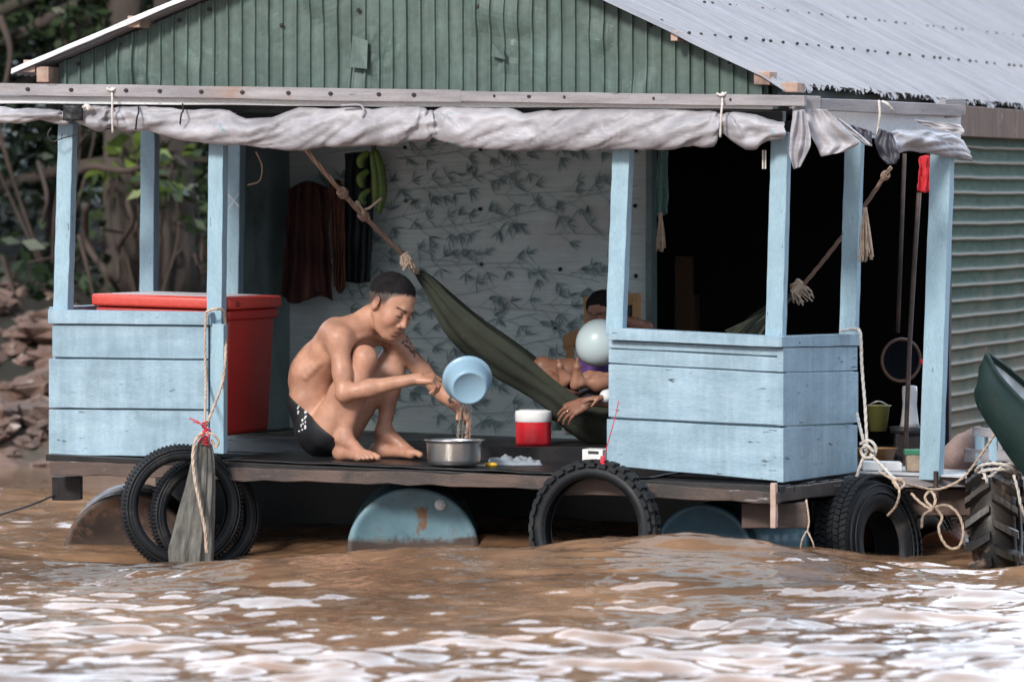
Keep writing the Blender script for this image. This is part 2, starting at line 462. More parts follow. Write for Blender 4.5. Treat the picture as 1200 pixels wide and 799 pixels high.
def foot_groups(ankle, toe, sole_z, s, lat_sign, flat=True, up=(0,0,1)):
    """lat_sign: +1 if the big toe lies on the left of the walking direction"""
    a = np.array(ankle); t = np.array(toe); up = np.array(up, float); up = unit(up)
    d = t-a; d = unit(d-up*np.dot(d, up)); l = np.cross(up, d)*lat_sign
    base = a.copy()
    if flat: base[2] = sole_z
    else: base = a-up*.075*s
    heel = base-d*.035*s+up*.027*s; L = .215*s
    q = [('u', cap(heel, heel+d*.02*s, .029*s, .027*s), .01), ('u', cap(a, heel+d*.02*s, .034*s, .026*s), .02),
         ('u', cap(a+d*.015*s-up*.005*s, base+d*.125*s+up*.026*s, .033*s, .022*s), .025),
         ('u', cap(heel+d*.02*s, base+d*.145*s+l*.020*s+up*.018*s, .026*s, .020*s), .02),
         ('u', cap(heel+d*.02*s, base+d*.13*s-l*.024*s+up*.016*s, .024*s, .016*s), .02),
         ('u', cap(base+d*.145*s+l*.026*s+up*.019*s, base+d*.135*s-l*.028*s+up*.015*s, .019*s, .014*s), .02)]
    q.append(('u', ell(a+l*.030*s, (np.array([.014,.010,.014])*s)), .01)); q.append(('u', ell(a-l*.030*s-up*.006*s, (np.array([.014,.010,.014])*s)), .01))
    g = [(.02*s, q)]
    for i, (o, ln, r) in enumerate([(.030,.052,.0135),(.010,.047,.0098),(-.007,.042,.0092),(-.021,.036,.0088),(-.034,.028,.0082)]):
        b0 = base+d*(.140-.004*i)*s+l*o*s*.95+up*(.019-.001*i)*s; m = b0+d*ln*.6*s+up*.004*s; e = b0+d*ln*s-up*.004*s+l*o*.08*s
        g.append((.004*s, [('u', cap(b0, m, r*1.05*s, r*.95*s), 0), ('u', cap(m, e, r*.95*s, r*s), .002)]))
    return g
# ---------------------------------------------------------------- camera, sky, sun
SC.render.engine = 'CYCLES'
SC.view_settings.view_transform = 'Standard'; SC.view_settings.look = 'None'
SC.view_settings.exposure = EXPO; SC.view_settings.gamma = 1
cd = bpy.data.cameras.new('camera'); cam = bpy.data.objects.new('camera', cd); COL.objects.link(cam); SC.camera = cam
cam.location = (0, -D, CAMH); cam.rotation_euler = (R(90), 0, 0)
cd.sensor_width = 36; cd.lens = 36*D*K/1200; cd.shift_y = -(399.5-HOR)/1200
cd.clip_start = .5; cd.clip_end = 2000
cd.dof.use_dof = True; cd.dof.focus_distance = D+.5; cd.dof.aperture_fstop = 3.2
w = bpy.data.worlds.new('World'); SC.world = w; w.use_nodes = True; nt = w.node_tree
bg = nt.nodes['Background']
sk = nt.nodes.new('ShaderNodeTexSky'); sk.sky_type = 'NISHITA'; sk.sun_disc = False
SUN_EL = R(31); SUN_AZ = R(208)     # azimuth clockwise from +Y: behind the camera, to its left
sk.sun_elevation = SUN_EL; sk.sun_rotation = SUN_AZ; sk.dust_density = 4; sk.air_density = 1.2
tc = nt.nodes.new('ShaderNodeTexCoord'); cn = noi(nt, tc.outputs['Generated'], 2.2, 6, .55, .3)
cl = ramp(nt, cn, [(.3,(5.9,7.2,9.0)),(.7,(11.2,12.7,14.6))])
mx = mix(nt, .82, sk.outputs[0], cl)
# sky brightened beyond the house, added so the water reflects white patches
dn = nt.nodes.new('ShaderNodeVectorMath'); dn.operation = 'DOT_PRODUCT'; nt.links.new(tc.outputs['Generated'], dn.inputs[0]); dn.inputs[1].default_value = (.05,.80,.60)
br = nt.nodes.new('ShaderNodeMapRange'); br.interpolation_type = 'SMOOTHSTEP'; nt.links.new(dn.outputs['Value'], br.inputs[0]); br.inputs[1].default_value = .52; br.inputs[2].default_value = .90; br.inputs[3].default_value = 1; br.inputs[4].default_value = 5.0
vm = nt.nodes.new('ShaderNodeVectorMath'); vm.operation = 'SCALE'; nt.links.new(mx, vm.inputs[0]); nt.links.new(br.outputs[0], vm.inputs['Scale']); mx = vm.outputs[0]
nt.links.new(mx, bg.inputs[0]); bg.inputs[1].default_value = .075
sl = bpy.data.lights.new('sun', 'SUN'); sun = bpy.data.objects.new('sun', sl); COL.objects.link(sun)
sl.energy = 2.5; sl.angle = R(10); sl.color = (1, .95, .88)
sd_ = Vector((math.sin(SUN_AZ)*math.cos(SUN_EL), math.cos(SUN_AZ)*math.cos(SUN_EL), math.sin(SUN_EL)))
sun.rotation_euler = sd_.to_track_quat('Z', 'Y').to_euler()

# ---------------------------------------------------------------- water: one sheet, finely rippled where the photograph looks
def graded(lo, hi, flo, fhi, step, grow=1.25):
    c = list(np.arange(flo, fhi+1e-6, step)); d = step; x = c[-1]
    while x < hi: d *= grow; x += d; c.append(x)
    d = step; x = c[0]; pre = []
    while x > lo: d *= grow; x -= d; pre.append(x)
    return np.array(pre[::-1]+c)
gx = graded(-160, 160, -3.3, 3.5, .016); gy = graded(-150, 60, -7.2, 4.6, .0135)
X, Yg = np.meshgrid(gx, gy, indexing='ij')
def vnoise(x, y, seed):
    r = np.random.default_rng(seed); T = r.normal(0, 1, (256, 256))
    xi = np.floor(x).astype(int); yi = np.floor(y).astype(int); fx = x-xi; fy = y-yi
    fx = fx*fx*fx*(fx*(fx*6-15)+10); fy = fy*fy*fy*(fy*(fy*6-15)+10)
    g = lambda a, b: T[a % 256, b % 256]
    return (g(xi,yi)*(1-fx)+g(xi+1,yi)*fx)*(1-fy)+(g(xi,yi+1)*(1-fx)+g(xi+1,yi+1)*fx)*fy
def rot2(x, y, a): return x*math.cos(a)+y*math.sin(a), -x*math.sin(a)+y*math.cos(a)
Z = np.zeros_like(X)
near = 1/(1+np.exp(-(Yg+2.6)*2.0))      # choppier by the house
for i, (sc, amp, an, st) in enumerate([(1.1,.022,.2,.40),(.44,.013,-.22,.45),(.175,.0125,.14,.45),(.108,.0074,-.16,.40),(.080,.0046,.10,.42),(.050,.0022,.2,.5),(.031,.0009,.4,.6)]):
    a, b = rot2(X, Yg, an); a = a/sc*st+7.3*i; b = b/sc+3.1*i
    q = vnoise(a+.35*vnoise(a*.7, b*.7, 90+i), b, 11+i)
    if i < 2: q = q*(.35+1.35*near)
    elif i < 5: q = q*(1.02-.44*near)
    Z += amp*q
# standing swell lifted by the current in front of the floats
def lump(x0, y0, sx, sy, h, an=0):
    a, b = rot2(X-x0, Yg-y0, an); return h*np.exp(-(a/sx)**2-(b/sy)**2)
Z += lump(.62,-.50,.42,.22,.060,-.25)+lump(.15,-.4,.35,.2,.035,.2)+lump(1.0,-.35,.25,.15,.035,-.4)+lump(-1.5,.25,.62,.95,-.105)+lump(.55,-.55,.55,.28,.040,-.15)+lump(1.15,-.65,.5,.3,.055,.1)+lump(-1.35,-.35,.45,.22,.06,.1)+lump(2.1,-.7,.6,.3,.05,0)
Z += lump(-1.1,.6,.8,.5,-.06)+lump(1.95,.15,.50,.75,-.085)+lump(-.3,-.8,.7,.2,.03,-.2)+lump(-2.2,-.9,.6,.25,.04,.2)
far = np.clip(1-(np.maximum(0, np.abs(X)-3)+np.maximum(0, -8-Yg)+np.maximum(0, Yg-4.8))/1.5, .0, 1)
Z *= far
wm, nt, b = newmat('muddy_water')
v = coords(nt, (1,1,1)); n1 = noi(nt, v, .8, 4, .55, .5)
n1b = noi(nt, v, 3.0, 4, .6, .5)
col = mix(nt, ramp(nt, n1, [(.35,0),(.7,1)]), (.11,.060,.034), (.29,.165,.095)); col = mix(nt, ramp(nt, n1b, [(.45,0),(.75,.6)]), col, (.085,.055,.038))
nt.links.new(col, b.inputs['Base Color']); b.inputs['Roughness'].default_value = .035; b.inputs['IOR'].default_value = 1.36
b.inputs['Specular IOR Level'].default_value = .62
v2 = coords(nt, (.7,1.2,1)); bump(nt, b, noi(nt, v2, 22, 3, .5, .3), .35, .004)
ny = len(gy); I = np.arange(len(gx)*ny).reshape(len(gx), ny)
Fq = np.stack([I[:-1,:-1], I[1:,:-1], I[1:,1:], I[:-1,1:]], -1).reshape(-1, 4)
wo = mesh_np('water', np.stack([X, Yg, Z], -1).reshape(-1, 3), Fq, wm, None); tag(wo, kind='structure')

# ---------------------------------------------------------------- river bank
def bankz(x, y):
    e_ = min(1, max(0, (x+1.2)/3.5)); sh = 8.3+.5*math.sin(x*.5)+.35*noise.noise((x*.6, 3, 0))+9.5*e_*e_*(3-2*e_)
    t = y-sh
    z = -.5+.55*min(1, max(0, (t+1.2)/1.2))+.85*min(1, max(0, t/2.2))**.8+.12*max(0, t-2.2)**.8
    amp = .10 if t > -.3 else .02
    if abs(x) < 20 and t < 15 and y < 25: z += amp*(noise.noise((x*1.8, y*1.8, 0))+.7*noise.noise((x*4.5, y*4.5, 4)))
    return z
gm = surf('bank_earth', (.10,.06,.045), (.22,.14,.11), 2.2, rough=.9, b_=.8, bd=.03, spots=(.3,.24,.2), spot_at=(.6,.68), spot_scale=6, grime=(.07,.06,.045), grime_at=(.5,.65), house=False, fine=14)
bx = graded(-400, 400, -9, 9, .14, 1.3); by = graded(6.8, 600, 6.8, 19, .15, 1.3)
# the ground turns dark higher up the bank, with an uneven edge
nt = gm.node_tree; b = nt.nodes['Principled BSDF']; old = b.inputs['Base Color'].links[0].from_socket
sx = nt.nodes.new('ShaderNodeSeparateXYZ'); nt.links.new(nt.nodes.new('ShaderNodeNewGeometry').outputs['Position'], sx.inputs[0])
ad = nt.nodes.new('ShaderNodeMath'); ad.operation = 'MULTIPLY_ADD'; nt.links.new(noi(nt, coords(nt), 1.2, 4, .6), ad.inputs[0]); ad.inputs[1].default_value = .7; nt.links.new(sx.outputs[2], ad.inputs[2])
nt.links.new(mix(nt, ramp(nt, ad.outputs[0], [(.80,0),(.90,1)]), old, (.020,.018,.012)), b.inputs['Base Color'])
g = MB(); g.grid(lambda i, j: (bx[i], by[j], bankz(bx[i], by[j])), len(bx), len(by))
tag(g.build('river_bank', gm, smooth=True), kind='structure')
# river bed far below keeps the sheet closed
# rocks and broken rubble along the water's edge
rm = surf('reddish_rubble', (.11,.064,.050), (.24,.155,.125), 3, rough=.85, b_=.8, bd=.02, spots=(.40,.33,.29), spot_at=(.58,.66), spot_scale=5, grime=(.12,.09,.08), grime_at=(.5,.7), house=False)
def rock_mesh(seed, flat=.6):
    m = MB(); r = random.Random(seed); bm = bmesh.new(); bmesh.ops.create_icosphere(bm, subdivisions=3, radius=1)
    ax = (r.uniform(.8,1.3), r.uniform(.7,1.1), flat*r.uniform(.8,1.2))
    for vv in bm.verts:
        n = vv.co.copy(); q = Vector((round(n.x*1.6)/1.6, round(n.y*1.6)/1.6, round(n.z*1.6)/1.6)).lerp(n, .45)
        q *= 1+.28*noise.noise(n*1.7+Vector((seed*3.1, 0, 0)))+.08*noise.noise(n*5+Vector((seed, 0, 0)))
        vv.co = Vector((q.x*ax[0], q.y*ax[1], q.z*ax[2]))
    m.v = [tuple(x.co) for x in bm.verts]; m.f = [tuple(x.index for x in f.verts) for f in bm.faces]; m.m = [0]*len(m.f); bm.free(); return m
protos = []
rr = random.Random(5)
for i in range(96):
    Yr = (8.15+rr.random()**1.2*2.4) if i % 4 else rr.uniform(7.9, 8.5); px = rr.uniform(-70, 85); x = P(px, 0, Yr).x
    s = rr.uniform(.04, .11)*(1+1.3*(rr.random() < .3))
    if i < 6:
        o = rock_mesh(i).build('bank_rock', rm, smooth=False)
        protos.append(o)
    else:
        o = protos[i % 6].copy(); COL.objects.link(o)
    o.location = (x, Yr, bankz(x, Yr)+s*.15); o.scale = (s, s, s*.8); o.rotation_euler = (rr.uniform(-.3,.3), rr.uniform(-.3,.3), rr.uniform(0,6))
    tag(o, 'reddish brown lump of rubble on the earth bank beside the river', 'rock', 'rubble lumps along the river bank')
# a long dark driftwood trunk lying on the bank at the left
dl = MB(); dl.tube(catmull([P(-40,392,9.6), P(5,390,9.6), P(45,396,9.5), P(85,400,9.4)], 6), [.06+.03*math.sin(i*.7) for i in range(19)], 8)
tag(dl.build('driftwood_log', M['darkwood'], smooth=True, base=P(5,390,9.6)), 'dark driftwood log lying on the reddish rubble bank at far left', 'log')

# ---------------------------------------------------------------- trees and plants behind
def leafmat(name, c, c2):
    m, nt, b = newmat(name); oi = nt.nodes.new('ShaderNodeNewGeometry')
    n = noi(nt, oi.outputs['Position'], 1.3, 3, .6); n2 = noi(nt, oi.outputs['Position'], 14, 2, .6)
    cc = mix(nt, ramp(nt, n, [(.35,0),(.65,1)]), c, c2); cc = mix(nt, .6, cc, ramp(nt, n2, [(.3,(.5,.5,.5)),(.7,(1.5,1.5,1.5))]), 'MULTIPLY')
    nt.links.new(cc, b.inputs['Base Color']); b.inputs['Roughness'].default_value = .5; b.inputs['Specular IOR Level'].default_value = .35
    b.inputs['Transmission Weight'].default_value = 0
    return m
LM = [leafmat('dark_leaf', (.009,.018,.010), (.020,.034,.016)), leafmat('mid_leaf', (.016,.032,.014), (.036,.056,.020)), leafmat('yellow_leaf', (.045,.085,.022), (.11,.16,.03))]
bark = surf('grey_bark', (.035,.028,.024), (.085,.065,.056), 4, (1,1,.4), .9, .8, .03, grime=(.04,.045,.03), house=False, fine=25)
vine = surf('pale_root', (.035,.025,.020), (.085,.058,.048), 5, (1,1,1), .8, .6, .01, house=False)
def leaves(mb, centre, rad, n, size, rnd, droop=.3):
    for _ in range(n):
        d = Vector((rnd.gauss(0,1), rnd.gauss(0,1), rnd.gauss(0,1))).normalized()*rnd.random()**.4
        c = Vector((centre[0]+d.x*rad[0], centre[1]+d.y*rad[1], centre[2]+d.z*rad[2]))
        if noise.noise(c*1.6) < -.18: continue
        t = Vector((rnd.gauss(0,1), rnd.gauss(0,1), rnd.gauss(-droop,.6))).normalized(); l = size*rnd.uniform(.6,1.4)
        s = t.cross(Vector((rnd.gauss(0,1), rnd.gauss(0,1), rnd.gauss(0,1)))).normalized()*l*.22
        b0 = len(mb.v); mid = c+t*l*.45
        mb.v += [tuple(c), tuple(mid+s), tuple(c+t*l), tuple(mid-s)]; mb.face((b0, b0+1, b0+2, b0+3))
def tree(x, y, h, lean, clumps, label, rad=.16, seed=1, lm=0, name='bank_tree', size=.11, dens=420, lowfork=False):
    r = random.Random(seed); z0 = bankz(x, y)-.1; base = Vector((x, y, z0))
    t = empty(name, base, label, 'tree')
    tr = MB(); top = base+Vector((lean, .2, h))
    path = catmull([base, base.lerp(top, .35)+Vector((r.uniform(-.1,.1), 0, 0)), base.lerp(top, .7)+Vector((r.uniform(-.15,.15), 0, 0)), top], 6)
    tr.tube(path, [rad*(1.25 if i == 0 else 1)*(1-.62*i/len(path)) for i in range(len(path))], 12)
    cr = MB()
    for (dx, dy, dz, rd, li) in clumps:
        e = Vector((x+dx, y+dy, z0+dz)); k = max(2, min(len(path)-1, int(len(path)*min(.95, dz/h*.7)))); a = path[k]
        mid = a.lerp(e, .5)+Vector((r.uniform(-.2,.2), r.uniform(-.2,.2), r.uniform(0,.3)))
        q = catmull([a, mid, e], 5); tr.tube(q, [rad*.42*(1-.75*i/len(q)) for i in range(len(q))], 7)
        cr.cur = li
        for _ in range(7):
            o = Vector((r.gauss(0,.5)*rd, r.gauss(0,.5)*rd, r.gauss(0,.4)*rd)); q = rd*r.uniform(.35,.6)
            leaves(cr, e+o, (q, q, q*.75), int(dens/7*rd*rd*1.6)+12, size, r)
    tr.build('trunk', bark, t, smooth=True); cr.build('crown', LM, t)
    return t
def cl_(n, seed, h, wx, lo=.35, li=(0,0,1)):
    r = random.Random(seed); return [(r.uniform(-wx,wx), r.uniform(-.8,1.2), r.uniform(lo*h, h), r.uniform(.6,1.1), r.choice(li)) for _ in range(n)]
x1 = P(146,0,10.7).x; tree(x1, 10.7, 5.2, .15, cl_(14, 3, 5.4, 1.7, .74), 'brown trunked tree seen between the two leftmost blue posts', .15, 3)
x2 = P(203,0,10.5).x; tree(x2, 10.5, 6.0, .12, cl_(16, 4, 6.2, 1.8, .72), 'thick grey trunked tree seen right of the second blue post', .15, 4)
x3 = P(-50,0,11.6).x; tree(x3, 11.6, 4.8, -.2, cl_(22, 5, 5.0, 1.9, .12, (0,1,0,1)), 'leafy green tree at the far left edge beside the house', .13, 5)
x4 = P(70,0,12.8).x; tree(x4, 12.8, 5.5, .1, cl_(26, 6, 5.6, 1.6, .15, (0,0,1)), 'dark bushy tree in the shade left of the brown trunk', .12, 6)
x5 = P(290,0,13).x; tree(x5, 13.0, 5.6, .1, cl_(26, 8, 5.8, 1.9, .12, (0,0,0,1)), 'dark tree standing behind the thick grey trunk and red chest', .12, 8)
x6 = P(175,0,13.6).x; tree(x6, 13.6, 5.8, 0, cl_(28, 9, 5.6, 1.9, .08, (0,0,0)), 'dark tree filling the gap behind the two trunks', .12, 9, dens=480)
x7 = P(-140,0,12.9).x; tree(x7, 12.9, 5.5, 0, cl_(22, 19, 5.4, 1.8, .1, (0,0,1)), 'dark green tree beyond the left edge of the photograph', .12, 19)
# bright young sprays and a low leafy shrub
def shrub(px, py, Y, rd, n, lm, label, name='leafy_shrub', size=.13, seed=1, flat=.7):
    r = random.Random(seed); c = P(px, py, Y); zb = min(bankz(c.x, c.y), c.z-.2); base = Vector((c.x, c.y, zb))
    t = empty(name, base, label, 'shrub'); st = MB(); lf = MB(); lf.cur = lm
    for k in range(6):
        e = c+Vector((r.gauss(0,.5)*rd, r.gauss(0,.3)*rd, r.gauss(0,.4)*rd*flat)); m = base.lerp(e, .5)+Vector((r.gauss(0,.1), 0, .05))
        q = catmull([base, m, e], 5); st.tube(q, [.012*(1-.6*i/len(q)) for i in range(len(q))], 5)
        leaves(lf, e, (rd*.5, rd*.5, rd*.45*flat), n//6, size, r, .2)
    st.build('stem', vine, t, smooth=True); lf.build('foliage', LM, t)
shrub(163, 188, 10.4, .24, 34, 2, 'bright yellow green leafy spray beside the brown trunk', seed=11, size=.17)
shrub(184, 212, 10.2, .16, 26, 2, 'small yellow green leaf spray right of the second blue post', seed=12, size=.15)
shrub(20, 290, 10.6, .9, 420, 1, 'large dark green shrub above the rubble at far left', seed=13)
shrub(12, 552, 8.0, .16, 60, 2, 'small bright green water plant on the river edge at far left', 'water_plant', .09, 14, .5)
shrub(120, 335, 11.9, .8, 200, 0, 'dark shrub hanging over the bank between the first two posts', seed=15)
shrub(245, 300, 12.2, .5, 110, 1, 'green shrub glimpsed left of the doubled blue posts', seed=16)
shrub(60, 15, 10.8, 1.0, 420, 1, 'drooping dark foliage above the left roof edge', 'leafy_branch', .14, 17)
shrub(150, 10, 11.0, .7, 260, 0, 'dark foliage mass behind the low left roof edge', 'leafy_branch', .14, 18)
# roots and vines hanging among the trunks
vn = [([(95,200),(110,195),(150,200),(185,188)], 10.2, .035, 'pale bent branch reaching sideways from the brown trunk'),
      ([(185,160),(165,215),(150,235),(155,262),(140,290),(138,330)], 10.3, .028, 'knotted pale root hanging before the brown trunk'),
      ([(100,240),(102,285),(125,320),(140,345),(138,372)], 10.1, .03, 'long pale vine curling down to the bank between posts'),
      ([(92,275),(105,325),(112,365)], 10.0, .018, 'thin straight root left of the long curling vine'),
      ([(160,215),(172,240),(160,265),(158,300)], 10.25, .02, 'short twisted root beside the second blue post'),
      ([(195,330),(205,300),(222,292),(232,310)], 10.4, .016, 'thin arching root low before the grey trunk'),
      ([(45,190),(55,230),(50,262)], 10.3, .02, 'short root hanging in the dark at left of the first post'),
      ([(2,300),(15,340),(28,375)], 10.0, .02, 'brown root at the far left above the rubble'),
      ([(225,170),(228,230),(236,290),(232,350)], 10.6, .02, 'slim root running down beside the grey trunk'),
      ([(0,20),(12,60),(4,110)], 10.4, .03, 'dark brown branch at the top left corner'),
      ([(118,268),(145,272),(160,262)], 10.3, .014, 'thin root bridging the pale vine and the knotted root')]
for pts, Y, r, lab in vn:
    m = MB(); q = catmull([P(a, b, Y+.15*math.sin(a)) for a, b in pts], 7)
    m.tube(q, [r*.75*(1.1-.5*i/len(q)) for i in range(len(q))], 7)
    tag(m.build('hanging_root', vine, smooth=True, base=q[0]), lab, 'root')
# a far wood behind everything, one mass
m = MB(); r = random.Random(77)
for i in range(60):
    x = -19+i*.62+r.uniform(-.3,.3); y = (16 if x < 1 else 25)+r.uniform(0,2.5)
    for k in range(5):
        m.cur = r.choice((0,0,1)); leaves(m, (x+r.uniform(-.5,.5), y, .9+k*1.1+r.uniform(-.3,.3)), (1.0,.9,.85), 230, .20, r)
tag(m.build('far_wood', LM), kind='stuff')
# ---------------------------------------------------------------- the floating house
UL = fu(76, .03)          # left row of posts
EVR = fu(915, -.08); WER = fw(915, 95, -.08); EVL = fu(15, -.08); WEL = fw(15, 84, -.08)
UR = fu(479, -.08); WR = fw(479, -112, -.08)
def roofw(u):
    return WR+(WER-WR)*(u-UR)/(EVR-UR) if u > UR else WR+(WEL-WR)*(u-UR)/(EVL-UR)
VB = 2.95                 # back wall of the porch
VE = 17.0
hb = HP(-1.6, 3, 0)
house = empty('floating_house', Vector((hb.x, hb.y, hb.z)), 'ramshackle floating house with pale blue porch and green corrugated tin gable', 'house')

# gable: ribbed sheet
gm1 = surf('green_tin', (.080,.120,.107), (.118,.165,.148), 2.5, spec=.3, rough=.45, b_=.25, bd=.006, streak=.45, spots=(.20,.27,.245), spot_at=(.66,.72), spot_scale=5, grime=(.13,.20,.18), grime_at=(.56,.70), grime_scale=7, fine=30)
g = MB(); u0, u1 = fu(70, .04), fu(905, .04); wb = fw(480, 112, .04)-.03
per = .0655; us = []
k = int((u1-u0)/per)+1
for i in range(k+1):
    a = u0+i*per+random.uniform(-.0015,.0015)
    rw = .5 if i % 4 else .8
    for d, h in ((0,0),(.020,0),(.027,0),(.031,1),(.039,1),(.043,0),(.048,-.15),(.056,0)):
        if a+d <= u1: us.append((a+d, h*.013*(1 if i % 5 else 1.35)))
nw = 26
def gf(i, j):
    u, d = us[i]; t = j/(nw-1); w0 = wb; w1 = max(w0+.004, roofw(u)-.03); w = w0+(w1-w0)*t
    dent = .007*noise.noise((u*2.5, w*2.5, 0))+.006*noise.noise((u*8, w*6, 5))
    dent -= .030*max(0, noise.noise((u*5.3+1, w*4.2, 9))-.22)*2
    # crumpled patches
    for (pu, pw, rr_, am) in ((fu(435,0), wb+.22, .10, .014), (fu(587,0), wb+.18, .08, .012), (fu(170,0), wb+.04, .09, .012)):
        q = ((u-pu)**2+(w-pw)**2)/rr_**2
        if q < 4: dent += am*math.exp(-q)*noise.noise((u*28, w*22, 3))
    return HP(u, .04-d*(1-.35*max(0, noise.noise((u*4, w*3, 2))))+dent, w)
g.grid(gf, len(us), nw)
g.cur = 1
for px, py in ((92,75),(210,24),(245,11),(141,53),(762,30),(855,73),(890,88),(775,25),(560,8),(420,12),(330,30)):
    q = F(px, py, .022); g.sphere(q, (.010,.005,.010), 8, 5)
gw = g.build('gable_wall', [gm1, M['nail']], house, smooth=False)
# loose bent tin corner and a slit on the gable
m = MB(); A = [F(412,45,.02), F(431,80,.012), F(414,80,-.002), F(431,34,.02)]
m.add([F(413,42,.018), F(431,48,.016), F(430,81,-.004), F(410,79,.004)], [(0,1,2,3)]); m.build('loose_patch', gm1, house, solid=.002)
m = MB(); m.add([F(577,51,.018), F(590,58,-.006), F(592,70,.0), F(576,66,.014)], [(0,1,2,3)]); m.build('loose_patch', gm1, house, solid=.002)

# roof sheets
rfm = surf('pale_roof_paint', (.20,.20,.215), (.33,.33,.355), 3.0, (.45,8,.45), .85, .2, .004, spec=.12, spots=(.33,.28,.27), spot_at=(.66,.74), spot_scale=4, grime=(.30,.29,.31), grime_at=(.45,.8), grime_scale=2.5, fine=40)
def roofside(ua, wa, ub, wb_, name, jag):
    vs_ = np.arange(-.10, VE, .076/8); ns = 22
    g = MB(); cell = {}
    def fn(i, j):
        v = vs_[i]; t = j/(ns-1)
        kk = int(v/.228)
        if kk not in cell: cell[kk] = (random.uniform(-.012,.05), random.uniform(-.02,.006))
        e = 1+(cell[kk][0]*.25+.012*noise.noise((v*14, 0, 1)))*(t > .98)*jag
        tt = t*e; u = ua+(ub-ua)*tt; w = wa+(wb_-wa)*tt+.018*max(0,v)*(1-tt)
        st = 0 if tt < .5 else (-.004 if tt < .74 else -.008)
        w += .0115*math.sin(2*math.pi*v/.076)+st+.006*noise.noise((v*1.5, tt*4, 0))
        if t > .98 and jag: w += cell[kk][1]-.006*abs(noise.noise((v*9, 3, 0)))
        return HP(u, v, w)
    g.grid(fn, len(vs_), ns)
    n = g; n.cur = 1
    for fr in (.50, .74) if jag else (.5, .9):
        for k in range(int(VE/.228)):
            v = .019+k*.228+.076*random.choice((0,0,0,1)); u = ua+(ub-ua)*(fr+random.uniform(-.006,.006)); w = wa+(wb_-wa)*fr+.009+.018*v*(1-fr)-(.004 if fr < .6 else 0)
            if fr > .9 and random.random() < .6: continue
            n.sphere(HP(u, v, w), (.009,.011,.008), 6, 4)
    n.cur = 0
    if jag:
        for k in range(46):
            v = -.06+k*.17+random.uniform(-.05,.05); l = random.uniform(.005,.018); wd = random.uniform(.06,.15)
            a = HP(ub-.01, v, wb_-.002); b_ = HP(ub-.01, v+wd, wb_-.002); c2 = HP(ub+.008+random.uniform(0,.015), v+wd*.8, wb_-l); d2 = HP(ub+.006+random.uniform(0,.015), v+wd*.2, wb_-l*random.uniform(.4,1))
            n.add([a, b_, c2, d2], [(0,1,2,3)])
    return n.build(name, [rfm, M['nail']], house, smooth=True)
roofside(UR, WR, EVR+.0, WER, 'roof', True)
roofside(UR, WR, EVL, WEL, 'roof', False)
# barge edge over the left slope, rafters' ends
m = MB(); m.beam(HP(EVL, -.09, WEL+.0), HP(UR, -.09, WR-.0), VV_*.012, Vector((0,0,.012)), 20, .002); m.build('roof_edge', M['tin'], house, bevel=.002)
for px, py, s in ((40,78,.028),(56,88,.036),(162,26,.026),(897,92,.03),(930,103,.022)):
    m = MB(); c = F(px, py, -.02); m.beam(c-VV_*.06, c+VV_*(.5 if px < 800 else .06), UV_*.030*(1.2 if px > 800 else 1), Vector((0,0,s)), 2); m.build('rafter', M['palewood'], house, bevel=.004)
for px in (796,):
    m = MB(); c = F(px, 43, .0); m.beam(c-VV_*.08, c+VV_*.3, UV_*.016, Vector((0,0,.022)), 2); m.build('rafter', M['palewood'], house, bevel=.004)
# dark trim closing under right eave
m = MB(); m.beam(HP(EVR-.06, .05, WER-.07), HP(EVR-.06, VE, WER-.07), UV_*.012, Vector((0,0,.05)), 6); m.build('eave_board', surf('dark_green_board', (.02,.035,.032), (.04,.06,.055), 4), house)

# porch fascia along the front (two lengths) and turning the corner
def stripF(pxa, ya0, ya1, pxb, yb0, yb1, v, th, name, mat, n=10, par=None, bev=.003, j=.002, nails=()):
    A0, A1, B0, B1 = F(pxa,ya0,v), F(pxa,ya1,v), F(pxb,yb0,v), F(pxb,yb1,v)
    m = MB(); base = 0
    for i in range(n+1):
        t = i/n; a = A0.lerp(B0, t); b2 = A1.lerp(B1, t)
        jj = lambda: Vector((0, 0, random.uniform(-j, j)))
        m.v += [tuple(b2+jj()), tuple(b2+VV_*th), tuple(a+VV_*th), tuple(a+jj())]
    for i in range(n):
        for k in range(4):
            k2 = (k+1)%4; m.face((4*i+k, 4*i+k2, 4*i+4+k2, 4*i+4+k))
    m.face((3,2,1,0)); e = 4*n; m.face((e, e+1, e+2, e+3)); m.cur = 1
    for px in nails:
        q = F(px+random.uniform(-8,8), 104+(px/940)*14, -.146); m.sphere(q, (.007,.003,.007) if px > 540 else (.011,.003,.009), 8, 4)
    return m.build(name, [mat, M['nail']], par or house, bevel=bev)
stripF(-90, 96, 110, 540, 106, 120, -.14, .04, 'fascia_board', M['greywood'], nails=range(-60,540,50))
stripF(540, 107, 119, 943, 112, 125, -.143, .04, 'fascia_board', M['greywood'], nails=[575,613,620,665,770,860])
stripF(-90, 111, 121, 905, 121, 128, -.10, .01, 'tin_strip', M['tin'], 16, j=.004)
CE = P(1130, 128, .95)
def stripP(A0, A1, B0, B1, th, name, mat, n=5, j=.002, bev=.003):
    m = MB(); nrm = (B0-A0).cross(Vector((0,0,1))).normalized()*-th
    for i in range(n+1):
        t = i/n; a = A0.lerp(B0, t)+Vector((0,0,random.uniform(-j,j))); b2 = A1.lerp(B1, t)+Vector((0,0,random.uniform(-j,j)))
        m.v += [tuple(b2), tuple(b2+nrm), tuple(a+nrm), tuple(a)]
    for i in range(n):
        for k in range(4):
            k2 = (k+1)%4; m.face((4*i+k, 4*i+k2, 4*i+4+k2, 4*i+4+k))
    m.face((3,2,1,0)); e = 4*n; m.face((e, e+1, e+2, e+3))
    return m.build(name, mat, house, bevel=bev)
stripP(P(962,115,-.06), P(962,130,-.06), P(1127,123,.92), P(1127,137,.92), .035, 'fascia_board', M['greywood'])
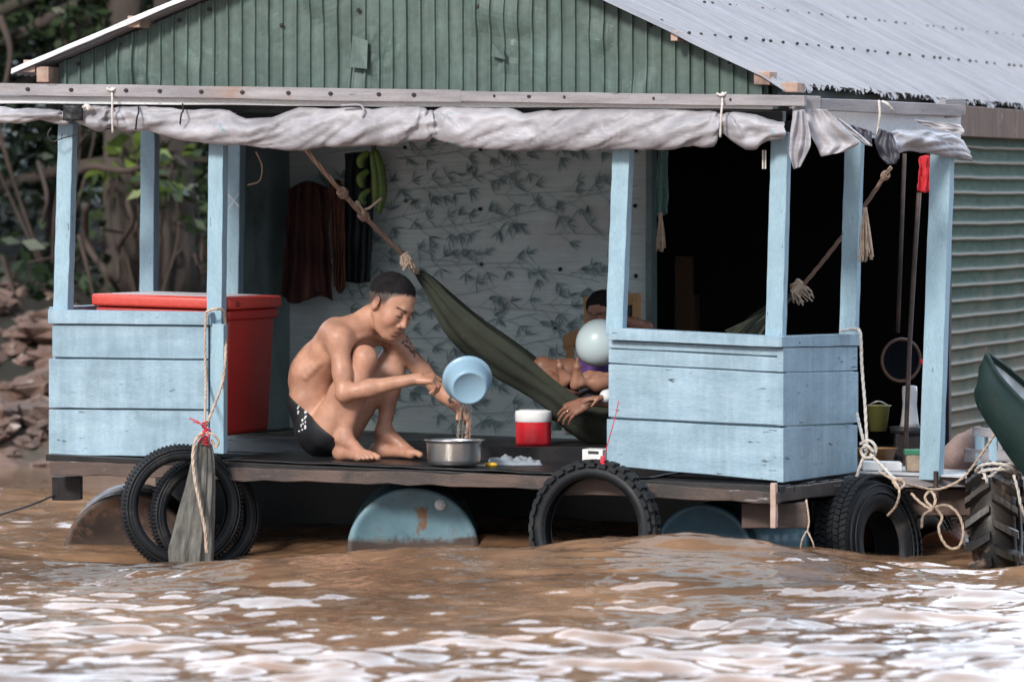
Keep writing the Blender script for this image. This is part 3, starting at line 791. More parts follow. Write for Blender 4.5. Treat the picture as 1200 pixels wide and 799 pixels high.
stripP(P(930,112,-.16), P(930,127,-.16), P(962,113,-.07), P(962,129,-.07), .035, 'fascia_board', M['greywood'], 2)
stripP(P(1108,116,.84), P(1108,139,.84), P(1132,116,.98), P(1132,136,.98), .03, 'fascia_board', M['greywood'], 2)
stripP(P(930,128,-.10), P(930,158,-.10), P(1126,136,.95), P(1126,166,.95), .006, 'tin_strip', M['tin'], 10, .004, 0)
# porch head beams
m = MB(); m.beam(HP(UL-.05, .03, fw(500,128,.03)), HP(0.0, .03, fw(500,128,.03)-.01), VV_*.03, Vector((0,0,.03)), 8); m.build('head_beam', M['darkwood'], house, bevel=.003)
m = MB(); m.beam(P(925,150,.05), P(1110,158,.95), Vector((.02,0,0)), Vector((0,0,.03)), 4); m.build('head_beam', M['darkwood'], house, bevel=.003)
m = MB(); m.beam(HP(UL, .03, fw(76,138,.03)), HP(UL, VB, fw(76,138,.03)), UV_*.025, Vector((0,0,.03)), 6); m.build('head_beam', M['bluepost'], house, bevel=.003)

# posts
def post(pxb, pyb, pxt, pyt, Yb, wpx, mat='bluepost', name='post', depth=None):
    hw = wpx/K*(1+Yb/D)/2
    A = P(pxb, pyb, Yb); B = P(pxt, pyt, Yb)
    # square bar turned with the house; its face width stays the pixel width
    a = UV_*hw*.98; b_ = VV_*(depth or hw*.9)
    m = MB(); m.beam(A, B, a, b_, 14, .0016); return m.build(name, M[mat], house, bevel=.003)
def yof(px, v): u = fu(px, v); return -u*s_+v*c_
post(74, 372, 80, 145, yof(76,.03), 19)
post(173, 532, 176, 150, yof(173,1.07), 18)
post(270, 520, 276, 150, yof(272,2.15), 20)
post(252, 532, 256, 150, yof(252,.03), 19)
post(722, 392, 731, 160, yof(725,.03), 21)
post(909, 403, 916, 155, yof(911,.03), 21)
post(995, 392, 1002, 150, .86, 20)
post(1091, 562, 1105, 172, .80, 25)
# white chalk cross on the post
m = MB(); Yc = yof(272,2.15)-.06
for a, b_ in (((267,228),(280,242)),((280,226),(267,246))):
    m.beam(P(*a, Yc), P(*b_, Yc), Vector((0,.001,0)), Vector((.003,0,.003)), 3, .001)
m.build('chalk_cross', plain('chalk', (.7,.72,.72), .9), house)

# balustrade panels
def board(pts4, th, name, par, mat=None, n=7, nrm=None):
    # pts4: top-left, top-right, bottom-right, bottom-left (front face)
    TL, TR, BR, BL = pts4; nrm = nrm if nrm is not None else (TR-TL).cross(Vector((0,0,1))).normalized()*-1
    m = MB()
    for i in range(n+1):
        t = i/n; a = TL.lerp(TR, t); b2 = BL.lerp(BR, t); o = nrm*0
        wob = .0012*random.uniform(-1,1)
        m.v += [tuple(b2+Vector((0,0,wob))), tuple(b2+nrm*th), tuple(a+nrm*th), tuple(a+Vector((0,0,-wob)))]
    for i in range(n):
        for k in range(4):
            k2 = (k+1)%4; m.face((4*i+k, 4*i+k2, 4*i+4+k2, 4*i+4+k))
    m.face((3,2,1,0)); e = 4*n; m.face((e, e+1, e+2, e+3))
    return m.build(name, mat or M['blue'], par, bevel=.003)
def pn(name):   # an Empty grouping one balustrade panel would be a level too deep: boards are sub-parts of a mesh frame
    pass
# left panel: an inner backing board carries the planks
vF = -.03
bk = board([F(62,372,vF+.028), F(258,374,vF+.028), F(258,530,vF+.028), F(62,528,vF+.028)], .02, 'balustrade', house, M['bluepost'])
board([F(56,363,vF-.018), F(247,366,vF-.018), F(247,381,vF-.018), F(56,379,vF-.018)], .10, 'rail', bk)
for (a0, a1, b0, b1, l, vv) in ((380.5,418.5,382.5,420.5,61,0),(420.5,477.5,422.5,479.5,57,-.006),(479.5,533,481.5,535,57,.002)):
    board([F(l,a0,vF+vv), F(244,b0,vF+vv), F(244,b1,vF+vv), F(l,a1,vF+vv)], .025, 'plank', bk)
board([F(246,379,vF-.004), F(262,380,vF-.004), F(262,532,vF-.004), F(246,531,vF-.004)], .05, 'corner_board', bk, M['bluepost'])
m = MB(); m.beam(HP(UL-.045,.02,fw(75,368,.02)), HP(UL-.045,1.1,fw(75,368,.02)), UV_*.03, Vector((0,0,.03)), 5); m.build('rail', M['blue'], bk, bevel=.003)
m = MB(); m.beam(HP(UL-.03,.02,fw(75,455,.02)), HP(UL-.03,1.1,fw(75,455,.02)), UV_*.012, Vector((0,0,.26)), 5); m.build('plank', M['blue'], bk, bevel=.003)
# right panel, front and chamfered side
bk = board([F(716,395,.012), F(914,412,.012), F(914,562,.012), F(716,540,.012)], .02, 'balustrade', house, M['bluepost'])
rows = [(384,398,394.5,407,-.05,.10,'rail'), (399,407.5,408,417.5,-.012,.03,'plank'), (409,425,419,436,-.014,.03,'plank'), (426.5,488.5,437.5,498.5,-.018,.03,'plank'), (491,545,501.5,564,-.012,.03,'plank')]
for (a0, a1, b0, b1, vv, th, nm) in rows:
    l = 713 if a0 < 480 else 711
    board([F(l,a0,vv), F(916.5,b0,vv), F(916.5,b1,vv), F(l,a1,vv)], th, nm, bk)
bk = board([P(922,412,.03), P(1000,405,.84), P(1000,548,.84), P(922,560,.03)], .02, 'balustrade', house, M['bluepost'])
for (a0, a1, b0, b1, dx, th, nm) in ((394,407,391,405,3,.09,'rail'),(408,436,406,434,0,.03,'plank'),(437.5,499,435.5,495,1,.03,'plank'),(501.5,565,497.5,553,0,.03,'plank')):
    board([P(918,a0,-.02), P(1005+dx,b0,.86), P(1005+dx,b1,.86), P(918,a1,-.02)], th, nm, bk, n=4)

# deck: dark wet boards running along the front; a wider side platform to the right
m = MB(); v = -.10; k = 0
while v < VE-.2:
    wd = random.uniform(.14,.17); ext = 1.0 if v < .75 else (1.35 if v < 2.6 else 0)
    uL = UL-.04+random.uniform(-.01,.01)
    rr_ = .0 + (v*.42 if v < .9 else .38)
    m.hbox(uL, 0.03+v*.1 if v < .90 else (.68 if v < 3.0 else .02), v, v+wd-.006, -.030+random.uniform(-.003,.003), random.uniform(-.004,.004), 8, .002)
    v += wd
m.build('deck', M['darkwood'], house, bevel=.002)
# front beam under the deck and its joists
stripF(58, 541, 556, 168, 544, 559, -.13, .05, 'deck_beam', M['brownwood'], 8, j=.005)
stripF(168, 544, 560, 700, 560, 574, -.12, .06, 'deck_beam', M['brownwood'], 22, j=.006)
stripF(640, 560, 578, 912, 576, 590, -.13, .05, 'deck_beam', M['brownwood'], 10, j=.005)
stripP(P(912,572,-.1), P(912,588,-.1), P(1010,560,.75), P(1010,576,.75), .05, 'deck_beam', M['brownwood'])
stripP(P(1006,559,.74), P(1006,571,.74), P(1215,559,.84), P(1215,570,.84), .05, 'deck_beam', M['greywood'])
for (a, b_, c2, d2, Y, mt) in ((62,557,96,586,1.1,'darkwood'),(869,588,945,618,.12,'brownwood'),(950,585,1000,612,.7,'darkwood'),(1060,572,1150,604,.95,'brownwood')):
    m = MB(); A = P(a,(b_+d2)/2,Y); B = P(c2,(b_+d2)/2,Y); m.beam(A, B, Vector((0,.05,0)), Vector((0,0,(d2-b_)/2/K)), 3); m.build('joist', M[mt], house, bevel=.004)
m = MB(); m.beam(P(907,566,-.12), P(907,618,-.12), UV_*.012, VV_*.02, 4); m.build('prop', M['palewood'], house, bevel=.002)
m = MB(); m.beam(P(945,585,.1), P(945,618,.1), UV_*.004, VV_*.008, 2); m.build('prop', M['palewood'], house)
for v in (1.2, 2.6, 4.2, 6.2):
    m = MB(); m.hbox(UL, 0, v-.06, v+.06, -.15, -.035, 6); m.build('joist', M['darkwood'], house)
m = MB(); m.hbox(UL-.05, .0, 1.25, 1.29, -.75, -.06, 4); m.build('shade_panel', M['black'], house)  # black panel added under the deck to shut out light behind the drums
# a thin wet mat of rubber on the porch floor
mm = surf('wet_mat', (.009,.010,.011), (.024,.024,.026), 3, spec=.25, rough=.25, b_=.5, bd=.004)
m = MB(); m.grid(lambda i, j: HP(fu(268,.0)+i*.045, -.06+j*.1+.008*noise.noise((i*.4,j*.5,1)), .010+.005*noise.noise((i*.3,j*.4,2))), 45, 28); m.build('floor_mat', mm, house, smooth=True, solid=.006)
# pale boards of the right side platform
m = MB()
for k in range(9):
    v = .96+k*.11; m.hbox(.10, .66, v, v+.10, .004, .014, 4)
m.build('side_platform', surf('bleached_boards', (.33,.33,.35), (.55,.55,.56), 4, (1,6,1), .6, .5, .004, grime=(.15,.12,.11), grime_at=(.5,.7)), house, bevel=.002)

# ---- walls. The papered wall has its bamboo pattern in its own mesh
wp, nt, b = newmat('wallpaper')
v_ = coords(nt, (1,1,1), TH); vs2 = coords(nt, (1,1,26), TH)
n = noi(nt, v_, 1.3, 5, .6); n2 = noi(nt, vs2, 3, 3, .6)
cc = mix(nt, ramp(nt, n, [(.3,0),(.7,1)]), (.55,.64,.63), (.72,.78,.76)); cc = mix(nt, .45, cc, ramp(nt, n2, [(.3,(.7,.7,.7)),(.7,(1.2,1.2,1.2))]), 'MULTIPLY')
g3 = noi(nt, v_, 2.2, 5, .6, .3); cc = mix(nt, ramp(nt, g3, [(.52,0),(.68,.6)]), cc, (.52,.48,.47))
nt.links.new(cc, b.inputs['Base Color']); b.inputs['Roughness'].default_value = .6; bump(nt, b, n2, .3, .003)
ink = plain('bamboo_print', (.26,.345,.35), .65)
m = MB(); uA, uB = UL-.02, fu(760, VB)
nu, nv = 60, 26; wtop = 1.63
m.grid(lambda i, j: HP(uA+(uB-uA)*i/(nu-1), VB+.008*noise.noise((i*.15, j*.2, 0)), -.03+(wtop+.03)*j/(nv-1)), nu, nv)
m.cur = 1; r = random.Random(21)
def wq(u, w, d=.014): return HP(u, VB-d, w)
def blade(u, w, a, l, wd):
    du, dw = math.cos(a), math.sin(a); nu_, nw_ = -dw, du; k = 5; b0 = len(m.v); side = []
    if u+du*l > uB-.01 or u < uA+.02: return
    top = []; bot = []
    for i in range(k+1):
        t = i/k; h = wd*math.sin(math.pi*min(1, t*1.02+.02))**.8*(1-t*.5); cv = -.12*l*t*t
        cu, cw = u+du*l*t+nu_*cv*0, w+dw*l*t+cv
        top.append((cu+nu_*h, cw+nw_*h)); bot.append((cu-nu_*h, cw-nw_*h))
    for q in top+bot: m.v.append(tuple(wq(*q)))
    for i in range(k): m.face((b0+i, b0+i+1, b0+k+1+i+1, b0+k+1+i))
def cluster(u, w, a0, s):
    for _ in range(r.randint(4,7)): blade(u, w, a0+r.gauss(0,.75), s*r.uniform(.6,1.25), .0058*r.uniform(.7,1.2))
def stem(u, w, a, L):
    n = 10; p = (u, w); pts = [p]
    for i in range(n):
        a += r.gauss(0,.06); p = (p[0]+math.cos(a)*L/n, p[1]+math.sin(a)*L/n); pts.append(p)
        if i % 2 == 0 or r.random() < .3:
            for sg in ((1,-1) if r.random() < .4 else (r.choice((1,-1)),)):
                q = (p[0]+math.cos(a+sg*.7)*.07, p[1]+math.sin(a+sg*.7)*.07)
                if q[0] < uB-.12:
                    m.add([wq(p[0],p[1]), wq(q[0],q[1]), wq(q[0],q[1]+.003), wq(p[0],p[1]+.003)], [(0,1,2,3)]); cluster(q[0], q[1], a+sg*.8-.3, .062)
    for i in range(n):
        a_, b2 = pts[i], pts[i+1]
        if b2[0] < uB-.02: m.add([wq(a_[0],a_[1]-.0016), wq(b2[0],b2[1]-.0016), wq(b2[0],b2[1]+.0016), wq(a_[0],a_[1]+.0016)], [(0,1,2,3)])
for row in range(8):
    for colm in range(9):
        stem(uA+.05+colm*.37+(row%2)*.19+r.uniform(-.06,.06), .08+row*.19+r.uniform(-.02,.02), r.uniform(.02,.22), .55)
m.cur = 2
for row in range(5):
    for colm in range(7):
        un = uA+.25+colm*.40+r.uniform(-.02,.02); q = wq(un, .25+row*.30+r.uniform(-.03,.03), .01)
        if un < uB-.03: m.sphere(q, (.011,.004,.011), 8, 5)
m.build('papered_wall', [wp, ink, M['nail']], house)
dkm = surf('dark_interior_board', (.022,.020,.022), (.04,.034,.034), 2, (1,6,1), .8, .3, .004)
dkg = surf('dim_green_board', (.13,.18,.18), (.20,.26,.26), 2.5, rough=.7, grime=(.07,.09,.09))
m = MB(); m.beam(HP(uB+.015,VB+.0,-.03), HP(uB+.015,VB+.0,1.63), UV_*.015, VV_*.05, 4); m.build('door_post', dkg, house, bevel=.003)
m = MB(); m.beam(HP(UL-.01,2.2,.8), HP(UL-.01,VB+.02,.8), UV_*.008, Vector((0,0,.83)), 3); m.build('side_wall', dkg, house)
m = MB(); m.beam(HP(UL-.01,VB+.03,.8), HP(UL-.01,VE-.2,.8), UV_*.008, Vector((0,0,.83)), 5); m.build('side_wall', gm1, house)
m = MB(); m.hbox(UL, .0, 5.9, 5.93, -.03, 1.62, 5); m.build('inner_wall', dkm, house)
m = MB(); m.hbox(UL, .0, VE-.25, VE-.22, -.03, roofw(0)-.02, 5); m.build('rear_wall', gm1, house)
# unseen boards added overhead to keep light out of the porch
m = MB(); m.hbox(UL-.02, .02, .10, VE-.25, 1.64, 1.66, 6); m.build('light_stop_ceiling', dkm, house)
# right side wall, ridged tin lying flat: ridges stand proud every .076 m
swm = None
mt_, nt, b = newmat('faded_green_ridged_tin')
v_ = coords(nt, (1,1,1), TH); sx = nt.nodes.new('ShaderNodeSeparateXYZ'); nt.links.new(nt.nodes.new('ShaderNodeNewGeometry').outputs['Position'], sx.inputs[0])
n = noi(nt, v_, 2.0, 6, .65, .4); n2 = noi(nt, coords(nt, (1,1,4), TH), 8, 4, .6)
cc = mix(nt, ramp(nt, n2, [(.35,0),(.65,1)]), (.030,.070,.052), (.062,.098,.072))
ad = nt.nodes.new('ShaderNodeMath'); ad.operation = 'MULTIPLY_ADD'; nt.links.new(sx.outputs[2], ad.inputs[0]); ad.inputs[1].default_value = -.45; nt.links.new(n, ad.inputs[2])
cc = mix(nt, ramp(nt, ad.outputs[0], [(.0,0),(.42,.8)]), cc, (.24,.17,.12))
at = nt.nodes.new('ShaderNodeAttribute'); at.attribute_name = 'ridge'
cc = mix(nt, at.outputs['Fac'], cc, (.30,.265,.225))
nt.links.new(cc, b.inputs['Base Color']); b.inputs['Roughness'].default_value = .7; b.inputs['Specular IOR Level'].default_value = .15; bump(nt, b, n2, .3, .004)
m = MB(); w0, w1 = -.08, 1.60; prof = []
k = 0; w_ = w0
while w_ < w1:
    for d, h, rg in ((0,0,0),(.018,0,0),(.036,0,0),(.048,.002,0),(.053,.011,.35),(.0585,.015,1),(.064,.013,.6),(.071,.002,0)): prof.append((w_+d, h, rg))
    w_ += .0762
vs_ = np.linspace(VB-.02, VE-.2, 130)
m.grid(lambda i, j: HP(.045+prof[j][1]+.004*noise.noise((vs_[i]*3, prof[j][0]*3, 0)), vs_[i], prof[j][0]+.004*noise.noise((vs_[i]*2.5, k, prof[j][0]*1.2))+.0015*noise.noise((vs_[i]*16, 1, prof[j][0]*9))), len(vs_), len(prof))
so = m.build('side_wall', mt_, house, smooth=True)
at_ = so.data.attributes.new('ridge', 'FLOAT', 'POINT'); at_.data.foreach_set('value', np.array([p[2] for _ in vs_ for p in prof], np.float32))
m = MB(); m.beam(HP(.075,VB-.1,1.63), HP(.075,VE-.2,1.63), UV_*.018, Vector((0,0,.075)), 8, .004); m.build('wall_board', surf('stained_board', (.10,.06,.045), (.22,.15,.12), 3, (1,5,1), .8, .5, .006, spots=(.4,.36,.34), spot_at=(.62,.68), spot_scale=5), house, bevel=.003)
m = MB(); m.beam(HP(.03,VB+.0,-.03), HP(.03,VB+.0,1.6), UV_*.03, VV_*.03, 4); m.build('door_post', M['darkwood'], house, bevel=.003)
# ---------------------------------------------------------------- rolled tarpaulin along the eave
tm, nt, b = newmat('tarpaulin')
v_ = coords(nt); n = noi(nt, v_, 3, 5, .6, .3); n2 = noi(nt, coords(nt, (1,1,2.2)), 4.2, 4, .6, .6)
cc = mix(nt, ramp(nt, n, [(.3,0),(.7,1)]), (.30,.29,.32), (.47,.455,.49)); cc = mix(nt, ramp(nt, n2, [(.665,0),(.675,.85)]), cc, (.22,.34,.40))
nt.links.new(cc, b.inputs['Base Color']); b.inputs['Roughness'].default_value = .5
wr = mix(nt, .5, noi(nt, coords(nt, (1,1,1.6)), 14, 5, .65, 1.2), noi(nt, v_, 40, 4, .6, .8)); bump(nt, b, wr, .45, .006)
ds = noi(nt, coords(nt, (1,1,3)), 2.6, 6, .7, .5); nt.links.new(mix(nt, ramp(nt, ds, [(.44,0),(.62,.62)]), cc, (.15,.14,.15)), b.inputs['Base Color'])
tdark = plain('tarpaulin_underside', (.07,.07,.09), .5)
def tarp(pts, pins, name, label, seed, YF, n=620, depth=.05, dark=()):
    xs = [p[0] for p in pts]; tops = [p[1] for p in pts]; bots = [p[2] for p in pts]
    pxs = np.linspace(xs[0], xs[-1], n); seg = 44; m = MB()
    def fn(i, j):
        px = pxs[i]; a = 2*math.pi*j/(seg-1)
        t = np.interp(px, xs, tops); bt = np.interp(px, xs, bots); Y = YF(px)
        pinch = 1
        for q, wd, am in pins: pinch *= 1-am*math.exp(-((px-q)/wd)**2)
        hh = (bt-t)/2/K*(1+Y/D); c = P(px, (t+bt)/2, Y)
        z = math.cos(a); y = -math.sin(a)
        # long slanting folds, tighter near the pins
        s1 = px*.012; q = s1*1.3-(z)*.75
        f = noise.noise((q, s1*.5+seed, z*.5))*.026+noise.noise((q*2.3, s1, z*.8+seed))*.013+noise.noise((q*5+z*1.2, s1*3, seed))*.006+noise.noise((px*.09, z*2, seed))*.006
        f += -.020*max(0, 1-abs(noise.noise((q*.75+9, seed, s1*.6)))*4.5)-.011*max(0, 1-abs(noise.noise((q*1.4-z*.5, seed+4, s1*.9)))*5)+.008
        for qx, wd, am in pins:
            dd = (px-qx)/(wd*2.6)
            if abs(dd) < 1: f += (1-abs(dd))*.008*math.sin((px-qx)*.9/(1+.6*abs(z-1))+z*2)
            dx_ = (px-qx)/K; f += .014*math.sin(math.atan2(dx_, (1.05-z)*.09)*8+qx)*math.exp(-abs(dx_)/.22)*(1.2-z*.6)
        rz = hh*(.97*pinch)+f*.45
        dz = z*rz if z < 0 else z*(hh*pinch+f*.25)
        return c+VV_*0+Vector((0, 1, 0))*(-y*-1)*(depth*pinch+f*1.0)+Vector((f*.4, 0, dz))
    m.grid(fn, n, seg)
    o = m.build(name, tm, smooth=True, base=P(500,150,.4)); return o
YFf = lambda px: -fu(px,-.09)*s_+(-.09)*c_
fr = [(-70,124,143),(0,125,143),(40,127,145),(85,129,147),(110,124,150),(133,125,151),(160,124,156),(180,124,158),(210,126,164),(240,127,167),(272,128,171),(290,138,174),(320,137,177),(350,126,177),(400,126,174),(450,126,171),(480,124,170),(492,124,167),(505,124,169),(533,125,172),(560,126,175),(590,127,177),(612,134,177),(640,130,178),(690,127,178),(730,127,176),(800,128,175),(835,129,172),(850,130,162),(870,132,172),(886,134,174),(900,140,166),(918,143,165)]
o = tarp(fr, [(85,9,.45),(131,7,.2),(505,10,.28),(846,7,.22)], 'rolled_tarpaulin', '', 3.3, YFf)
tag(o, 'long grey rolled tarpaulin sagging under the front fascia above the blue posts', 'tarpaulin')
TF = o
# black patch where it is tied at the left, white knots, hanging cords
m = MB(); q = P(86,134,YFf(86)-.06); m.grid(lambda i, j: q+Vector(((i-5)*.009, -.014-.012*math.cos((i-5)*.3)+.01*noise.noise((i*.6,j*.6,0)), (4-j)*.010+.01*noise.noise((i*.7,j,3)))), 11, 8)
m.build('black_wrap', M['black'], o, smooth=True, solid=.003)
for (x0,y0,x1,y1,mt_) in ((131,106,132,156,'ropewhite'),(846,112,844,161,'ropewhite'),(162,124,159,152,'black'),(214,122,211,146,'black')):
    Yt = YFf(x0)-.085; m = MB()
    m.tube(catmull([P(x0,y0,Yt+.05), P(x0+.5,y0+8,Yt), P((x0+x1)/2,(y0+y1)/2,Yt-.01), P(x1,y1,Yt+.01)], 6), .005 if mt_ == 'ropewhite' else .004, 6)
    if mt_ == 'ropewhite':
        for k in range(4): m.tube(catmull([P(x0-6+3*k,y0-2+2*(k%2),Yt+.03), P(x0,y0,Yt+.015), P(x0+5-2*k,y0-3+3*(k%2),Yt+.03)], 4), .006, 6)
    m.build('tie_cord', M[mt_], o, smooth=True)
m = MB()
for k in range(5): m.tube(catmull([P(97+k,126-k,YFf(97)-.07), P(103,124+k,YFf(97)-.085), P(108-k,129,YFf(97)-.07)], 4), .007, 6)
m.build('cord_knot', M['ropewhite'], o, smooth=True)
m = MB(); m.tube(catmull([P(60,150,YFf(60)), P(56,158,YFf(60)), P(62,166,YFf(60)), P(74,162,YFf(60)), P(110,154,YFf(60)), P(136,150,YFf(60))], 5), .003, 5); m.build('loose_wire', M['black'], o)
m = MB(); m.tube(catmull([P(400,124,YFf(400)-.06), P(420,123,YFf(400)-.07), P(426,128,YFf(400)-.075), P(425,138,YFf(400)-.07)], 5), .005, 5); m.build('torn_strip', tm, o, smooth=True)
# torn side tarpaulin round the corner
YS = lambda px: np.interp(px, [925,1140], [-.16,.86])
sd = [(1030,157,176),(1050,152,178),(1075,152,181),(1095,154,182),(1115,157,184),(1130,165,187),(1137,176,188)]
side = tarp(sd, [(1036,6,.3)], 'torn_tarpaulin', '', 8.1, YS, 140, .045)
tag(side, 'torn grey tarpaulin hanging in rags round the right corner of the porch', 'tarpaulin')
def rag(outline, Y, name, mat, seed, amp=.02, dy=None, par=side):
    # outline: list of rows; every row a list of pixels
    m = MB(); nu, nv = 14, 14
    rows = [catmull([P(a, b, Y+(dy or 0)*(k%2)) for k, (a, b) in enumerate(r_)], 6) for r_ in outline]
    def fn(i, j):
        t = j/(nv-1)*(len(rows)-1); k = min(len(rows)-2, int(t)); f = t-k
        def at(r_): q = i/(nu-1)*(len(r_)-1); a = min(len(r_)-2, int(q)); return r_[a].lerp(r_[a+1], q-a)
        p = at(rows[k]).lerp(at(rows[k+1]), f)
        return p+Vector((0, amp*(math.sin(i*1.1+j*.35+seed)+noise.noise((i*.35, j*.3, seed))*2), 0))
    m.grid(fn, nu, nv); return m.build(name, mat, par, smooth=True, solid=.003, subsurf=1)
rag([[(930,130),(943,128)],[(926,155),(950,158)],[(924,180),(950,172)],[(930,199),(938,196)]], -.20, 'flap', tm, 1, .012)
rag([[(941,127),(968,128)],[(944,150),(990,150)],[(958,174),(1010,168)],[(962,184),(990,178)]], -.12, 'flap', tm, 2.5, .012)
rag([[(965,132),(985,140)],[(985,150),(1005,155)],[(1004,162),(1018,166)],[(1014,170),(1022,172)]], .0, 'flap', tm, 4, .01)
rag([[(996,146),(1022,154)],[(1004,158),(1022,168)],[(1014,164),(1022,172)]], .1, 'dark_flap', tdark, 4, .012)
rag([[(1030,150),(1045,156)],[(1024,165),(1052,172)],[(1030,182),(1055,184)],[(1040,193),(1050,192)]], .2, 'dark_flap', tdark, 3, .014)
rag([[(1070,140),(1126,146)],[(1080,146),(1130,152)],[(1096,152),(1130,158)]], .55, 'flap', tm, 6, .008)
m = MB(); m.tube(catmull([P(1030,118,.3), P(1031,135,.28), P(1029,150,.3), P(1028,160,.3)], 5), .006, 6); m.tube(catmull([P(1034,119,.3), P(1040,122,.28), P(1046,129,.3)], 5), .006, 6); m.build('tie_cord', M['ropewhite'], side, smooth=True)
m = MB()
for a in (894, 897): m.tube([P(a,176,.0), P(a,198,.0)], .004, 5)
m.build('hanging_wire', M['ropewhite'], TF)

# ---------------------------------------------------------------- red ice chest behind the left panel
redm = surf('red_plastic', (.36,.018,.015), (.46,.028,.022), 2, rough=.35, b_=.08, grime=(.30,.02,.018), grime_at=(.5,.8), spots=(.06,.02,.02), spot_at=(.69,.73), spot_scale=7)
lidm = surf('red_lid_plastic', (.52,.045,.03), (.60,.07,.05), 2, rough=.35, b_=.08, spots=(.35,.05,.04), spot_at=(.66,.7), spot_scale=7)
u0, u1 = fu(110,.12), fu(268,.12); wT = fw(265,349,.12); wB = .10
ch = empty('ice_chest', HP((u0+u1)/2, .4, wB), 'large red plastic ice chest standing behind the left blue balustrade', 'ice chest')
def rbox(u0, u1, v0, v1, w0, w1, name, mat, par, bev=.02, taper=0):
    m = MB(); t = taper
    m.hexa([HP(u0+t,v0+t,w0), HP(u1-t,v0+t,w0), HP(u1-t,v1-t,w0), HP(u0+t,v1-t,w0), HP(u0,v0,w1), HP(u1,v0,w1), HP(u1,v1,w1), HP(u0,v1,w1)])
    o = m.build(name, mat, par, smooth=True, bevel=bev); o.modifiers['bevel'].segments = 4; return o
rbox(u0+.02, u1-.01, .15, .74, wB, wT-.085, 'body', redm, ch, .025, .02)
rbox(u0+.005, u1+.0, .13, .76, wT-.105, wT-.058, 'rim', redm, ch, .012)
rbox(u0-.01, u1+.012, .11, .78, wT-.055, wT, 'lid', lidm, ch, .014)
m = MB(); m.hbox(u0+.06, u1-.06, .20, .70, wT+.0005, wT+.003, 4, 0); m.build('frost_panel', plain('pale_lid_panel', (.55,.5,.5), .4), ch)
m = MB(); q = HP(u1+.014, .20, wT-.03); m.sphere(q, (.012,.02,.012), 8, 6); m.build('latch', plain('latch', (.2,.03,.03), .5), ch)

